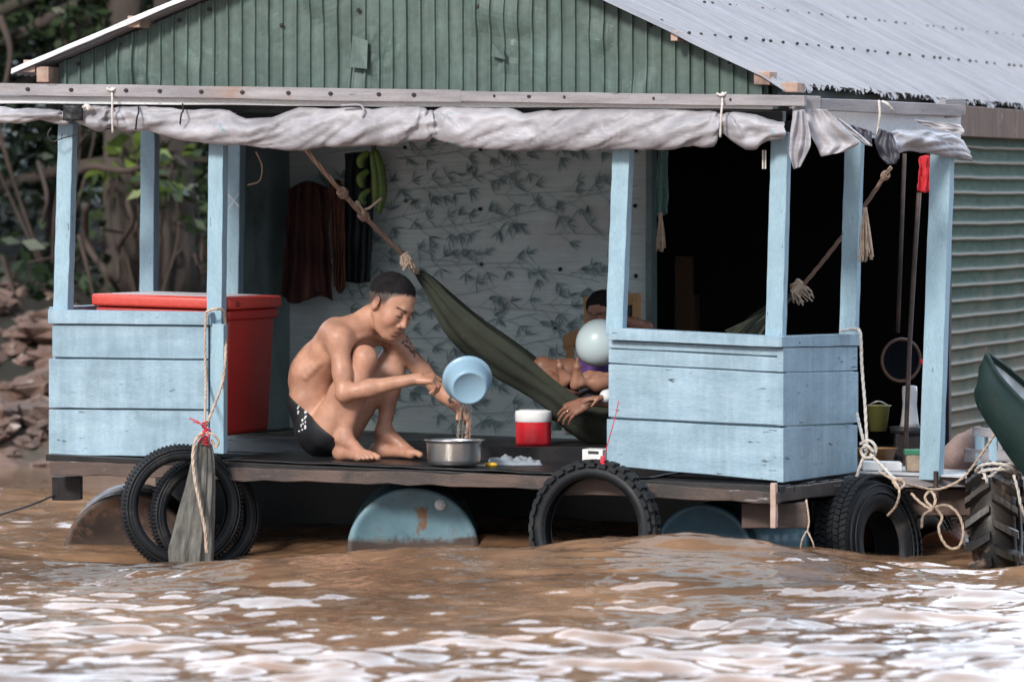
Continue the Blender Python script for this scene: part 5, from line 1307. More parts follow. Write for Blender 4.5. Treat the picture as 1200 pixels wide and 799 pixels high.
tassel(1014, 248, 1015, 300, .75, 'grey brown rope tassel hanging right of the thin corner post', 'rope', 26, sp=.022)
m = MB(); m.tube(catmull([P(300,178,FY(300,1.2)), P(307,195,FY(300,1.2)), P(304,212,FY(300,1.2)), P(290,217,FY(300,1.2))], 6), .004, 5); tag(m.build('loose_wire', M['rope'], base=P(300,178,1)), 'thin curling wire hanging right of the doubled left posts', 'wire')

# right end: red cloth, pipe, framed mirror rim, bucket, thermos, boxes, sacking
redc = plain('red_cloth', (.50,.02,.03), .8)
cloth('red_cloth', [(1078,184),(1085,182),(1092,184)], [(1075,224),(1084,226),(1090,224)], 1.15, redc, 'small bright red cloth hanging beside the thick corner post', .012, 2, 'cloth', 12)
m = MB(); m.tube([P(1077,226,1.5), P(1072,300,1.5), P(1066,400,1.5), P(1060,556,1.4)], .011, 8); m.tube([P(1060,180,1.6), P(1052,390,1.6)], .01, 6)
tag(m.build('standing_pole', M['brownwood'], smooth=True, base=P(1060,556,1.4)), 'grey pole standing in the gap left of the thick corner post', 'pole')
mr = empty('round_mirror', P(1066,420,1.7), 'round mirror with orange rim half hidden by the thick corner post', 'mirror')
m = MB(); m.lathe([(.098+.008*math.cos(q), .008*math.sin(q)) for q in np.linspace(0, 2*math.pi, 8, endpoint=False)], P(1056,422,1.7), (.35,-.94,0), 44, closed=True); m.build('rim', plain('brown_rim', (.07,.035,.022), .6), mr, smooth=True)
m = MB(); m.lathe([(0,0),(.095,0)], P(1056,422,1.7), (.35,-.94,0), 44); m.build('glass', plain('dark_glass', (.004,.005,.007), .6, spec=.02), mr)
m = MB(); q = P(1083,424,1.4); m.tube([q+Vector((-.02,0,0)), q+Vector((.03,0,0))], .012, 8); tag(m.build('red_tap', redc, smooth=True, base=q), 'small red fitting beside the mirror rim', 'fitting')
bk_ = empty('plastic_bucket', P(1029,500,1.7), 'dull yellow green plastic bucket in the doorway behind the cord', 'bucket')
ym = plain('yellow_green_plastic', (.12,.115,.03), .5)
q = P(1029,505,1.7); m = MB(); m.lathe([(0,0),(.040,0),(.055,.115),(.062,.118),(.060,.122),(.052,.118),(.038,.006),(0,.006)], q, (0,0,1), 28); m.build('bucket_body', ym, bk_, smooth=True)
m = MB(); m.tube(catmull([q+Vector((-.055,0,.115)), q+Vector((0,-.02,.14)), q+Vector((.055,0,.115))], 8), .003, 5); m.build('handle', potm, bk_)
q = onfloor(1026, 1.5, .012); m = MB(); m.lathe([(0,0),(.07,0),(.10,.075),(.108,.078),(.096,.074),(.066,.008),(0,.008)], q, (0,0,1), 28); tag(m.build('plastic_basin', plain('brown_basin', (.22,.12,.05), .4), smooth=True, base=q), 'low brown plastic basin on the platform behind the knotted cord', 'basin')
th = empty('thermos_flask', onfloor(1066,1.7,.012), 'white cylindrical flask standing on the side platform by the pole', 'flask'); q = th.location.copy(); q.z = P(1066,500,1.7).z
m = MB(); m.lathe([(0,0),(.048,0),(.042,.02),(.033,.10),(.036,.16),(.034,.19),(0,.195)], q, (0,0,1), 28); m.build('flask_body', plain('white_enamel', (.38,.38,.40), .3), th, smooth=True)
m = MB(); m.lathe([(0,0),(.09,0),(.095,.03),(0,.03)], q-Vector((0,0,.03)), (0,0,1), 24); m.build('stand', M['black'], th, smooth=True)
m = MB(); fz = floorz(q); m.beam(Vector((q.x,q.y,fz+.01)), Vector((q.x,q.y,q.z-.03)), Vector((.07,0,0)), Vector((0,.07,0)), 3); m.build('stool_box', M['darkwood'], th, bevel=.003)
wbx = MB(); q = onfloor(1033,.98,.016); wbx.beam(q+Vector((-.09,0,.022)), q+Vector((.09,0,.018)), Vector((0,.05,0)), Vector((0,0,.021)), 3); tag(wbx.build('foam_tray', plain('white_foam', (.72,.72,.72), .7), base=q, bevel=.006), 'white foam tray on the side platform right of the knot', 'tray')
gb = empty('green_lid_box', onfloor(1072,.98,.016), 'brown box with green lid at the foot of the thick corner post', 'box'); q = gb.location
m = MB(); m.beam(q+Vector((-.04,0,.04)), q+Vector((.05,0,.04)), Vector((0,.05,0)), Vector((0,0,.038)), 3); m.build('box_body', surf('flecked_box', (.2,.13,.09), (.35,.27,.2), 12), gb, bevel=.004)
m = MB(); m.beam(q+Vector((-.05,0,.088)), q+Vector((.055,0,.088)), Vector((0,.055,0)), Vector((0,0,.012)), 3); m.build('lid', plain('green_plastic', (.03,.16,.09), .4), gb, bevel=.004)
ob = M['rope']; m = MB(); m.tube([P(1097,552,.7), P(1097,600,.72)], .012, 7); tag(m.build('iron_stake', M['brownwood'], base=P(1097,552,.7)), 'thin rusty stake under the thick corner post', 'stake')
# dirty pink sack and leaning boards right of the post
sk2 = surf('dirty_pink_sack', (.15,.09,.082), (.32,.22,.20), 4, rough=.9, b_=.5, bd=.02, grime=(.2,.15,.13)); q0 = P(1126,532,1.3); m = MB()
def sackf(i, j):
    a = 2*math.pi*i/30; b2 = math.pi*j/14; r_ = 1+.22*noise.noise((math.cos(a)*1.6*math.sin(b2), math.sin(a)*1.6*math.sin(b2), math.cos(b2)*1.6))+.06*noise.noise((a*3, b2*4, 1))
    v_ = Vector((math.cos(a)*math.sin(b2)*.13, math.sin(a)*math.sin(b2)*.10, math.cos(b2)*.095))*r_; v_.z += v_.x*.55; return q0+v_
m.grid(sackf, 30, 15, closeu=True); tag(m.build('cloth_sack', sk2, smooth=True, base=q0), 'dirty pink cloth sack slumped against the ridged tin wall', 'sack')
fr_ = empty('broken_crate', P(1160,560,1.15), 'broken pale blue wooden crate behind the boat prow and tractor tyre', 'crate')
for (a, b_, c2, d2, wd, mt_) in ((1148,505,1148,556,.022,'bluepost'),(1163,505,1163,560,.02,'bluepost'),(1172,510,1171,560,.012,'greywood'),(1140,505,1168,508,.02,'greywood'),(1130,533,1200,536,.03,'greywood')):
    m = MB(); A, B = P(a,b_,1.15), P(c2,d2,1.15); d_ = (B-A).normalized(); m.beam(A, B, d_.cross(Vector((0,1,0)))*wd, Vector((0,.015,0)), 3); m.build('slat', M[mt_], fr_, bevel=.002)
# room things in the dark doorway
m = MB(); m.hbox(fu(797,4.6), fu(820,4.6), 4.5, 4.6, -.02, fw(800,345,4.6), 4); m.hbox(fu(798,4.6), fu(819,4.6), 4.48, 4.5, .4, .9, 2); tag(m.build('brown_cabinet', surf('brown_cabinet_wood', (.14,.07,.045), (.2,.1,.06), 4), base=F(808,400,4.55), bevel=.004), 'brown wooden cabinet deep in the dark doorway', 'cabinet')
# ---------------------------------------------------------------- people
def skinmat(name):
    m, nt, b = newmat(name); at = nt.nodes.new('ShaderNodeAttribute'); at.attribute_name = 'Col'
    v_ = coords(nt); n = noi(nt, v_, 18, 5, .6); cc = mix(nt, .5, at.outputs['Color'], ramp(nt, n, [(.3,(.62,.58,.58)),(.7,(1.28,1.26,1.26))]), 'MULTIPLY')
    nt.links.new(cc, b.inputs['Base Color']); nt.links.new(ramp(nt, noi(nt, v_, 40, 4, .6), [(.3,.36),(.7,.60)]), b.inputs['Roughness']); b.inputs['Specular IOR Level'].default_value = .38
    b.inputs['Subsurface Weight'].default_value = .12; b.inputs['Subsurface Radius'].default_value = (.02,.008,.004); b.inputs['Subsurface Scale'].default_value = .3
    bump(nt, b, noi(nt, v_, 160, 3, .6), .10, .002); return m
SK = skinmat('skin')
hairm = surf('black_hair', (.008,.007,.008), (.020,.018,.019), 30, rough=.9, spec=.15, b_=.9, bd=.004, house=False, fine=260)
A_ = np.array
def colour(V, base, head=None, reds=(), dark=()):
    C = np.tile(A_(base), (len(V), 1)); 
    nz = A_([noise.noise((v[0]*9, v[1]*9, v[2]*9)) for v in V[::1]]) if len(V) < 400000 else 0
    C *= (1+.10*nz)[:,None] if not isinstance(nz, int) else 1
    for c, r, col, st in reds:
        w_ = np.exp(-(((V-A_(c))/r)**2).sum(1))*st; C = C*(1-w_[:,None])+A_(col)*w_[:,None]
    if head is not None:
        c, Rm, s = head; L = (V-A_(c))@Rm/s; x, y, z = L.T; ay = np.abs(y); inh = (np.abs(x) < .14) & (ay < .11) & (np.abs(z) < .14)
        def paint(mask, col, st=1.):
            m = (mask & inh); C[m] = C[m]*(1-st)+A_(col)*st
        sm = lambda d, w_: np.clip(.5-d/w_, 0, 1)*inh
        def soft(w_, col):
            nonlocal C
            C = C*(1-w_[:,None])+A_(col)*w_[:,None]
        # brows: gentle arch
        zb = .0235-.10*(ay-.030)**1*0-6.0*(ay-.036)**2+.002
        soft(sm(np.abs(z-zb)-.0042, .003)*sm(.013-ay, .004)*sm(ay-.053, .006)*(x > .045)*.85, (.02,.014,.012))
        # closed, downcast lids: lash line and a crease above
        zl = -.0045+5.5*(ay-.032)**2
        soft(sm(np.abs(z-zl)-.0021, .002)*sm(.017-ay, .003)*sm(ay-.047, .003)*(x > .05)*.92, (.012,.009,.009))
        zc = .0075-7*(ay-.032)**2
        soft(sm(np.abs(z-zc)-.0008, .002)*sm(.018-ay, .004)*sm(ay-.046, .004)*(x > .05)*.45, (.10,.05,.035))
        soft(sm(((z+.0705)/.0125)**2+(ay/.026)**2-1, .5)*(x > .075)*.55, (.34,.12,.10))
        soft(sm(np.abs(z+.0708)-.0010, .0018)*sm(ay-.023, .004)*(x > .075)*.85, (.05,.018,.018))
        soft(np.exp(-(((ay-.0095)/.0045)**2+((z+.0445)/.0035)**2))*(x > .09)*.8, (.05,.02,.018))
        soft(np.exp(-(((ay-.05)/.02)**2+((z+.03)/.02)**2))*(x > .03)*.18, (.50,.17,.12))
        # close cropped edge of the hair fading into the skin
        zh = np.interp(x, [-.12,-.06,-.03,-.012,.006,.02,.035,.06,.085], [-.056,-.050,-.028,.012,-.006,.000,.040,.068,.080])
        fd = np.clip((z-zh)/.020, 0, 1)*(ay < .088); soft(fd*np.interp(z, [-.05,0,.05], [.62,.80,.97]), (.030,.024,.022))
        # shaved stubble at the temples and nape
        soft(np.clip((z+.03)*20, 0, 1)*(x < .028)*(ay > .045)*.35*(z < .06), (.06,.04,.035))
        soft(np.exp(-(((z+.056)/.006)**2+(ay/.022)**2))*(x > .085)*.25, (.06,.04,.035))
    for a, b_, r, col, st in dark:
        a = A_(a); b_ = A_(b_); ba = b_-a; t = np.clip(((V-a)@ba)/(ba@ba), 0, 1); d = np.linalg.norm(V-a-t[:,None]*ba, axis=1)
        w_ = np.clip(.5-(d-r)/.004, 0, 1)*st; C = C*(1-w_[:,None])+A_(col)*w_[:,None]
    return C
def v3(*a): return A_(P(*a))

# ---- the squatting man
Y0 = .92
def Mn(px, py, dy=0): return v3(px, py, Y0+dy)
floor_z = floorz(P(430,540,Y0))+.018
man = empty('person', Vector((Mn(410,520)[0], Y0, floor_z)), 'shirtless man in black shorts squatting on the deck and pouring water from a blue basin', 'person')
hs = 1.16; hc = Mn(457.5,358,.0)
f = unit((.66,-.56,-.50)); upish = unit((.30,-.06,.95)); HR = frame(f, upish)
skin0 = (.455,.240,.160)
pel = Mn(381,501,.10); wst = Mn(366,468,.10); mid = Mn(369,436,.09); chs = Mn(392,412,.07); upc = Mn(412,392,.06); nk = Mn(427,380,.05)
shN, shF = Mn(397,397,-.09), Mn(464,401,.20)
elN, wrN = Mn(403,461,-.14), Mn(486,444,-.17)
elF, wrF = Mn(511,452,.20), Mn(538,479,.06)
hipN, knN, anN = Mn(384,502,.0), Mn(427,420,-.06), Mn(403,513,-.06)
hipF, knF, anF = Mn(402,502,.20), Mn(466,408,.22), Mn(449,506,.16)
lat = unit(shF-shN); spn = unit(nk-wst); fw_ = unit(np.cross(lat, spn)); 
if fw_[0] < 0: fw_ = -fw_
TR = np.stack([fw_, lat, np.cross(fw_, lat)], 1)
tors = [('u', cap(pel, wst, .118, .092), .04), ('u', ell(pel-fw_*.01+A_([0,0,-.01]), (.105,.145,.105), TR), .05), ('u', ell(wst+lat*.0, (.082,.120,.10), TR), .05), ('u', ell(mid, (.092,.128,.11), TR), .05),
        ('u', ell(chs, (.098,.142,.125), TR), .05), ('u', ell(upc-fw_*.0, (.082,.135,.085), TR), .05),
        ('u', cap(upc-lat*.13, upc+lat*.13, .052), .05), ('u', cap(nk-spn*.01, hc+HR@A_([-.035,0,-.05])*hs, .058, .054), .05),
        ('u', cap(shN*.7+nk*.3, nk+spn*.035, .030, .030), .05), ('u', cap(shF*.7+nk*.3, nk+spn*.035, .030, .030), .05),
        ('u', ell(chs+fw_*.075+lat*.06+spn*.02, (.03,.062,.045), TR), .03), ('u', ell(chs+fw_*.075-lat*.06+spn*.02, (.03,.062,.045), TR), .03),
        ('u', ell(mid-fw_*.050+lat*.045, (.034,.035,.11), TR), .04), ('u', ell(mid-fw_*.050-lat*.045, (.034,.035,.11), TR), .04),
        ('s', cap(wst-fw_*.100, upc-fw_*.098, .007), .03),
        ('u', ell(upc-fw_*.065-lat*.075-spn*.02, (.022,.05,.06), TR), .03)]
for i_ in range(4):
    b0 = mid*(.9-.22*i_)+chs*(.1+.22*i_); tors.append(('u', cap(b0-lat*.108-fw_*.045+spn*.012, b0-lat*.102+fw_*.045-spn*.012, .009), .022))
tors.append(('u', cap(shN*.75+nk*.25+fw_*.045, nk+fw_*.05-spn*.02, .012), .02)); tors.append(('u', cap(shF*.75+nk*.25+fw_*.045, nk+fw_*.05-spn*.02, .012), .02))
headg = head_groups(hc, HR, hs)
def arm(sh, el, wr, s=1., side=1):
    d = unit(el-sh); return [('u', ell(sh+A_([0,0,-.006]), A_((.060,.056,.062))*s), .03), ('u', cap(sh, sh*.35+el*.65, .050*s, .041*s), .03), ('u', cap(sh*.4+el*.6, el, .042*s, .036*s), .02), ('u', ell(el, A_((.036,.036,.036))*s), .015),
            ('u', cap(el, el*.62+wr*.38, .037*s, .0395*s), .02), ('u', cap(el*.62+wr*.38, wr, .039*s, .0245*s), .02), ('u', cap(wr*1.0, wr+unit(wr-el)*.02, .0235*s, .024*s), .01)]
def leg(hp, kn, an, s=1., fwd=None):
    fwd = unit(fwd if fwd is not None else (1,-.4,.2)); th = unit(kn-hp); shn = unit(an-kn); back = unit(np.cross(np.cross(shn, -th), shn)+1e-6)
    kb = unit(-th-shn*0)
    return [('u', cap(hp, hp*.5+kn*.5, .088*s, .072*s), .04), ('u', cap(hp*.5+kn*.5, kn, .072*s, .050*s), .03), ('u', ell(kn, A_((.053,.050,.055))*s), .02), ('u', ell(kn+fwd*.012+A_([0,0,.006]), A_((.038,.036,.04))*s), .01),
            ('u', cap(kn, kn*.68+an*.32, .050*s, .050*s), .03), ('u', ell(kn*.66+an*.34+kb*.020*s, A_((.046,.046,.080))*s), .03), ('u', cap(kn*.68+an*.32, an, .048*s, .031*s), .03)]
grp = [(0, tors), (.012, headg)]
grp += [(.035, arm(shN, elN, wrN)), (.035, arm(shF, elF, wrF, .96))]
grp += [(.012, leg(hipN, knN, anN, 1.0, (1,-.5,.2))), (.012, leg(hipF, knF, anF, .98, (1,-.2,.2)))]
grp += foot_groups(anN, Mn(441,541,-.24), floor_z, 1.06, 1)
grp += foot_groups(anF, Mn(505,534,.05), floor_z, 1.08, -1)
# near hand: fist over the rim handle of the basin (knuckles up, fingers hooking down)
hdN = unit(Mn(513,443,-.17)-wrN+A_([0,-.01,0]))
grp += hand_groups(wrN, hdN, (.10,.35,-.95), 1, 1.0, [(1.0,.9,.5),(.95,1.0,.5),(1.0,1.0,.5),(1.05,1.0,.5)], .10, (.3,.2))
# far hand: reaching down into the pot, fingers spread and relaxed
hdF = unit(Mn(553,502,.0)-wrF)
grp += hand_groups(wrF, hdF, (-.75,-.25,-.6), -1, .98, [(.25,.35,.25),(.30,.4,.3),(.35,.45,.3),(.40,.45,.3)], .16, (.7,.25))
H_ = .0034
val, ax, lo = solve_field(grp, H_)
V, Fq = nets(val, lo, H_); V = smooth_mesh(V, Fq, 2)
tat = []
def strokes(pts, r=.003): return [(pts[i], pts[i+1], r, (.035,.045,.05), .85) for i in range(len(pts)-1)]
def onarm(px, py): return v3(px, py, Y0+.14)
def onsurf(px, py):
    q = P(px, py, 0); cand = V[(np.abs((V[:,0])/(1+V[:,1]/D)-q.x) < .006) & (np.abs((V[:,2]-CAMH)/(1+V[:,1]/D)-(q.z-CAMH)) < .006)]
    return cand[cand[:,1].argmin()] if len(cand) else v3(px, py, Y0)
for a, b_ in (((471,393),(479,399)),((479,393),(473,401)),((476,403),(482,407)),((483,400),(488,405)),((486,409),(493,414)),((489,407),(487,416)),((478,398),(486,404)),((491,411),(495,417)),((482,409),(487,413)),((524,467),(530,470)),((527,464),(526,471))):
    # tattoo strokes: marked wherever the arm's surface passes in depth
    tat.append((onsurf(*a), onsurf(*b_), .0058, (.028,.032,.036), .92))
reds = [(knN, .05, (.40,.17,.11), .45), (knF, .05, (.40,.17,.11), .4), (elN, .045, (.40,.17,.11), .35), (anN+A_([.05,-.05,-.06]), .07, (.38,.17,.12), .45), (anF+A_([.08,-.03,-.05]), .08, (.33,.15,.11), .55), (wrN+hdN*.09, .05, (.42,.18,.12), .4), (wrF+hdF*.09, .05, (.42,.18,.12), .4),
        ((knF+anF)/2+A_([.02,-.03,-.08]), .06, (.20,.09,.07), .5), ((knN+anN)/2, .09, (.27,.13,.09), .5), (hc+HR@A_([0,-.09,0])*hs, .03, (.48,.18,.12), .4)]
C = colour(V, skin0, (hc, HR, hs), reds, tat)
body = mesh_np('body', V, Fq, SK, man, C)
hair_mesh(hc, HR, hs, hairm, man, .0034, thick=.0042, rough=.0016, hairline=([-.12,-.06,-.03,-.012,.006,.02,.035,.06,.085], [.010,.016,.028,.040,.046,.050,.062,.080,.090]))
# shorts: the hips and upper thighs, a little larger, cut at waist and hems
val, ax, lo = solve_field([(0, [t for t in tors[:3]]), (.03, [('u', cap(hipN, hipN*.45+knN*.55, .096, .082), .04)]), (.03, [('u', cap(hipF, hipF*.40+knF*.60, .096, .084), .04)])], .0038, .007)
X, Y_, Z_ = ax[0][:,None,None], ax[1][None,:,None], ax[2][None,None,:]
def plane(p, n): n = unit(n); return (X-p[0])*n[0]+(Y_-p[1])*n[1]+(Z_-p[2])*n[2]
val = np.maximum(val, plane(Mn(352,473,.05), spn+A_([.10,0,.0])))
tN = unit(knN-hipN); val = np.maximum(val, np.where(Y_ < Y0+.11, plane(hipN+tN*.085, tN), plane(hipF+unit(knF-hipF)*.16, unit(knF-hipF))))
V, Fq = nets(val, lo, .0038); V = smooth_mesh(V, Fq, 3)
V = V+A_([[0,0,0]])
nn = A_([noise.noise((v[0]*16, v[1]*16, v[2]*9)) for v in V]); V += unit_rows(V-pel)*(nn*.006)[:,None]
shm = plain('black_shorts', (.012,.013,.016), .6, 0, .3, 20); sho = mesh_np('shorts', V, Fq, shm, man)
m = MB(); wm_ = plain('white_print', (.6,.6,.62), .7)
r = random.Random(4)
for k in range(16):
    q = P(346+r.uniform(0,12), 478+k*1.9, 0); y = None
    # lay each printed fleck on the cloth surface: nearest front vertex along the view
    px_, pz_ = (q.x), (q.z)
    cand = V[(np.abs(((V[:,0])/(1+V[:,1]/D))-q.x) < .006) & (np.abs((V[:,2]-CAMH)/(1+V[:,1]/D)-(q.z-CAMH)) < .006)]
    if len(cand):
        c2 = cand[cand[:,1].argmin()]; m.sphere((c2[0], c2[1]-.001, c2[2]), (.007*r.uniform(.5,1.2), .002, .007*r.uniform(.5,1.2)), 7, 5)
m.build('printed_pattern', wm_, sho)

# ---- the tilted blue basin in his hand, its handle towards him, and the falling water
bl = plain('pale_blue_plastic', (.25,.39,.50), .38, 0, .12, 10)
bc = P(549,447,Y0-.20); bax = Vector((-.10,.93,.36)).normalized()    # from the bottom to the open mouth
bas = empty('plastic_basin', bc, 'pale blue plastic basin tipped up in the squatting man right hand', 'basin')
m = MB(); bb = bc-bax*.045+Vector((.0,0,-.012))
m.lathe([(0,.004),(.066,.004),(.070,0),(.076,.0),(.082,.006),(.088,.02),(.100,.085),(.104,.098),(.112,.100),(.113,.106),(.104,.107),(.098,.098),(.085,.018),(.078,.010),(0,.010)], bb, bax, 56, f=lambda r, h, a, i: (r*1.0, h)); m.build('bowl', bl, bas, smooth=True)
rimp_ = 0
if 0: rimp = bb+bax*.10+Vector((-.100,0,0)); m.tube(catmull([rimp+Vector((.0,0,.02)), rimp+Vector((-.028,-.02,.022)), rimp+Vector((-.05,-.05,.01)), rimp+Vector((-.035,-.05,-.015)), rimp+Vector((-.0,-.01,-.02))], 5), .008, 8); m.build('handle', bl, bas, smooth=True)
wmt, nt, b = newmat('falling_water'); b.inputs['Base Color'].default_value = (.75,.68,.6,1); b.inputs['Roughness'].default_value = .12; b.inputs['Transmission Weight'].default_value = .85; b.inputs['IOR'].default_value = 1.28
zt_ = P(548,474,Y0-.1); m = MB()
for (a, b_, r_, dy) in ((541,535.5,.0065,0),(549,546.5,.006,.01),(552,550,.0035,-.01),(545,541,.003,.02)):
    q = catmull([P(a,472,Y0-.06+dy), P((a*2+b_)/3,488,Y0-.07+dy), P((a+b_*2)/3,502,Y0-.07+dy), P(b_,526,Y0-.06+dy)], 7); m.tube(q, [r_*(.85+.75*noise.noise((i*.55, a*3, 0))+.3*math.sin(i*.9+a)) for i in range(len(q))], 8)
for k in range(14): m.sphere(P(538+random.uniform(-4,16), random.uniform(490,518), Y0-.06), random.uniform(.0015,.003), 6, 4)
tag(m.build('falling_water', wmt, smooth=True, base=P(545,500,Y0-.1)), 'thin streams of water falling from the blue basin into the pot', 'water')

# ---------------------------------------------------------------- hammock
hm = surf('dark_olive_netting', (.018,.022,.015), (.038,.044,.03), 6, (1,1,1), .85, .6, .006, grime=(.10,.10,.085), grime_at=(.62,.70), grime_scale=3, fine=120)
Yh = 1.45
ham = empty('hammock', P(700,505,Yh), 'dark olive cloth hammock slung diagonally across the porch with people in it', 'hammock')
up_e = [(489,316),(505,325),(530,350),(560,375),(590,397),(620,420),(650,445),(680,466),(712,478),(760,472),(810,445),(850,405),(885,372),(915,352),(934,342)]
lo_e = [(487,322),(500,345),(520,385),(545,415),(575,438),(610,458),(640,478),(665,505),(700,522),(760,525),(815,500),(860,450),(895,395),(918,362),(935,346)]
U_ = catmull([P(a, b_, Yh-.02) for a, b_ in up_e], 6); L_ = catmull([P(a, b_, Yh) for a, b_ in lo_e], 6); nU = len(U_)
def hf(i, j):
    # near flank rises from the belly (lower edge) to the near lip (upper edge); the far flank goes up behind
    t = j/26; wd = math.sin(math.pi*i/(nU-1))**.8
    if t <= .5:
        q = t/.5; p = U_[i].lerp(L_[i], q); bulge = math.sin(math.pi*q)*.05*wd
        p = p+Vector((0, -.10*wd*(1-q)-bulge, 0))
    else:
        q = (t-.5)/.5; p = L_[i].lerp(U_[i], q)+Vector((0, (.10+.38*q)*wd, .02*wd*q))
    fold = .010*math.sin(j*1.3+i*.05)*(1-wd*.6)+.012*noise.noise((i*.12, j*.5, 2))
    return p+Vector((0, fold, fold*.6))
m = MB(); m.grid(hf, nU, 27); m.build('sling', hm, ham, smooth=True, solid=.004)
def hrope(a, b_, name, n=3, knots=(), r=.016):
    m = MB(); A, B = P(*a), P(*b_); path = [A.lerp(B, t)+Vector((0,0,-.02*math.sin(math.pi*t))) for t in np.linspace(0, 1, 7)]
    twisted(m, path, r, 3, 10)
    for t in knots:
        c = A.lerp(B, t)-Vector((0,0,.02*math.sin(math.pi*t)))
        for k in range(3): m.lathe([(r*1.15+r*.5*math.cos(q), (k-1)*r*.7+r*.5*math.sin(q)) for q in np.linspace(0, 2*math.pi, 7, endpoint=False)], c, (B-A).normalized()+Vector((.25*(k-1),.2,0)), 14, closed=True)
    return m.build(name, M['ropebrown'], ham, smooth=True)
hrope((352,168,.95), (474,300,1.35), 'rope', knots=(.40,.60))
m = MB(); m.tube(catmull([P(424,246,1.2), P(432,244,1.18), P(440,238,1.18), P(447,232,1.18)], 5), .006, 6)
m.tube(catmull([P(418,236,1.2), P(426,250,1.18), P(432,256,1.2)], 5), .010, 6); m.build('rope_end', M['rope'], ham, smooth=True)
m = MB(); r = random.Random(9)
for k in range(26):
    a = P(472,297,1.34); e = P(488+r.uniform(-3,4), 318+r.uniform(-3,4), 1.42); c = a.lerp(e, .5)+Vector((r.uniform(-.02,.02), r.uniform(-.02,.02), r.uniform(-.02,.02)))
    m.tube(catmull([a, c, e], 4), .004, 5)
for k in range(26):
    a = P(474+r.uniform(-1,3),300+r.uniform(-3,3),1.33); e = a+Vector((r.uniform(-.01,.035), r.uniform(-.03,.01), -r.uniform(.03,.075))); c = a.lerp(e, .5)+Vector((r.uniform(-.02,.02), -.015, 0)); m.tube(catmull([a, c, e], 4), .0035, 5)
for k in range(4): m.lathe([(.020+.008*math.cos(q), .008*math.sin(q)) for q in np.linspace(0, 2*math.pi, 7, endpoint=False)], P(474,299+k*2.4,1.34), (.6,.1*(k-1),-.7), 14, closed=True)
m.build('frayed_knot', M['rope'], ham, smooth=True)
hrope((1044,196,.9), (936,340,1.42), 'rope', knots=(.06,), r=.013)
m = MB()
for k in range(40):
    a = P(934+r.uniform(-3,3),337+r.uniform(-6,4),1.40); e = a+Vector((r.uniform(-.03,.07), r.uniform(-.03,.02), -r.uniform(.02,.075))); c = a.lerp(e, .5)+Vector((r.uniform(-.02,.02), -.02, r.uniform(0,.02))); m.tube(catmull([a, c, e], 4), .0038, 5)
for k in range(5): m.lathe([(.018+.009*math.cos(q), .009*math.sin(q)) for q in np.linspace(0, 2*math.pi, 7, endpoint=False)], P(938-k*1.6,331+k*3,1.40), (-.6,.1,-.8), 14, closed=True)
m.build('frayed_knot', M['rope'], ham, smooth=True)
# a lighter net fan at the right end, with a blade of green cord
m = MB()
for k in range(16):
    t = k/15; m.tube(catmull([P(932,346,1.40), P(905-4*t,362+14*t,1.39), P(850+28*t,388+30*t,1.38)], 5), .004, 5)
m.build('net_fan', surf('pale_olive_cord', (.08,.085,.055), (.14,.15,.09), 20), ham, smooth=True)

# ---------------------------------------------------------------- the people in the hammock
def figure(label, J, s, skin, head=None, hairlong=None, clothes=(), h=.005, hands=(), feet=(), nohead=False, hc=None, HR=None, hs=1, closed=True):
    root = empty('person', Vector(tuple(J['pel'])), label, 'person')
    lat = unit(J['shF']-J['shN']); spn = unit(J['nk']-J['pel']); fx = unit(np.cross(lat, spn)); T = np.stack([fx, unit(np.cross(spn, fx)), spn], 1)
    pel, nk = J['pel'], J['nk']; t = [('u', ell(pel, A_((.10,.14,.11))*s, T), .05), ('u', ell(pel*.6+nk*.4, A_((.085,.12,.13))*s, T), .05), ('u', ell(pel*.28+nk*.72, A_((.095,.14,.13))*s, T), .05), ('u', cap(J['shN'], J['shF'], .048*s), .05), ('u', cap(nk, hc-HR@A_([.03,0,.06])*hs, .048*s, .045*s), .04)]
    g = [(0, t), (.012, head_groups(hc, HR, hs)), (.03*s, arm(J['shN'], J['elN'], J['wrN'], s*.92)), (.03*s, arm(J['shF'], J['elF'], J['wrF'], s*.92)), (.02*s, leg(J['hipN'], J['knN'], J['anN'], s, J.get('kf'))), (.02*s, leg(J['hipF'], J['knF'], J['anF'], s, J.get('kf')))]
    for q in hands: g += hand_groups(*q)
    for q in feet: g += foot_groups(*q)
    val, ax, lo = solve_field(g, h); V, Fq = nets(val, lo, h); V = smooth_mesh(V, Fq, 2)
    C = colour(V, skin, (hc, HR, hs)); mesh_np('body', V, Fq, SK, root, C)
    hair_mesh(hc, HR, hs, hairm, root, h, thick=.014, hairline=([-.12,-.03,.0,.03,.06,.085], [-.075,-.06,-.02,.03,.06,.07]), long=hairlong)
    for nm, grp_, infl, mat in clothes:
        val, ax, lo = solve_field(grp_(t), h, infl); V, Fq = nets(val, lo, h); V = smooth_mesh(V, Fq, 2); nn = A_([noise.noise((v[0]*14, v[1]*14, v[2]*14)) for v in V]); V += unit_rows(V-A_(pel))*(nn*.006)[:,None]
        mesh_np(nm, V, Fq, mat, root)
    return root
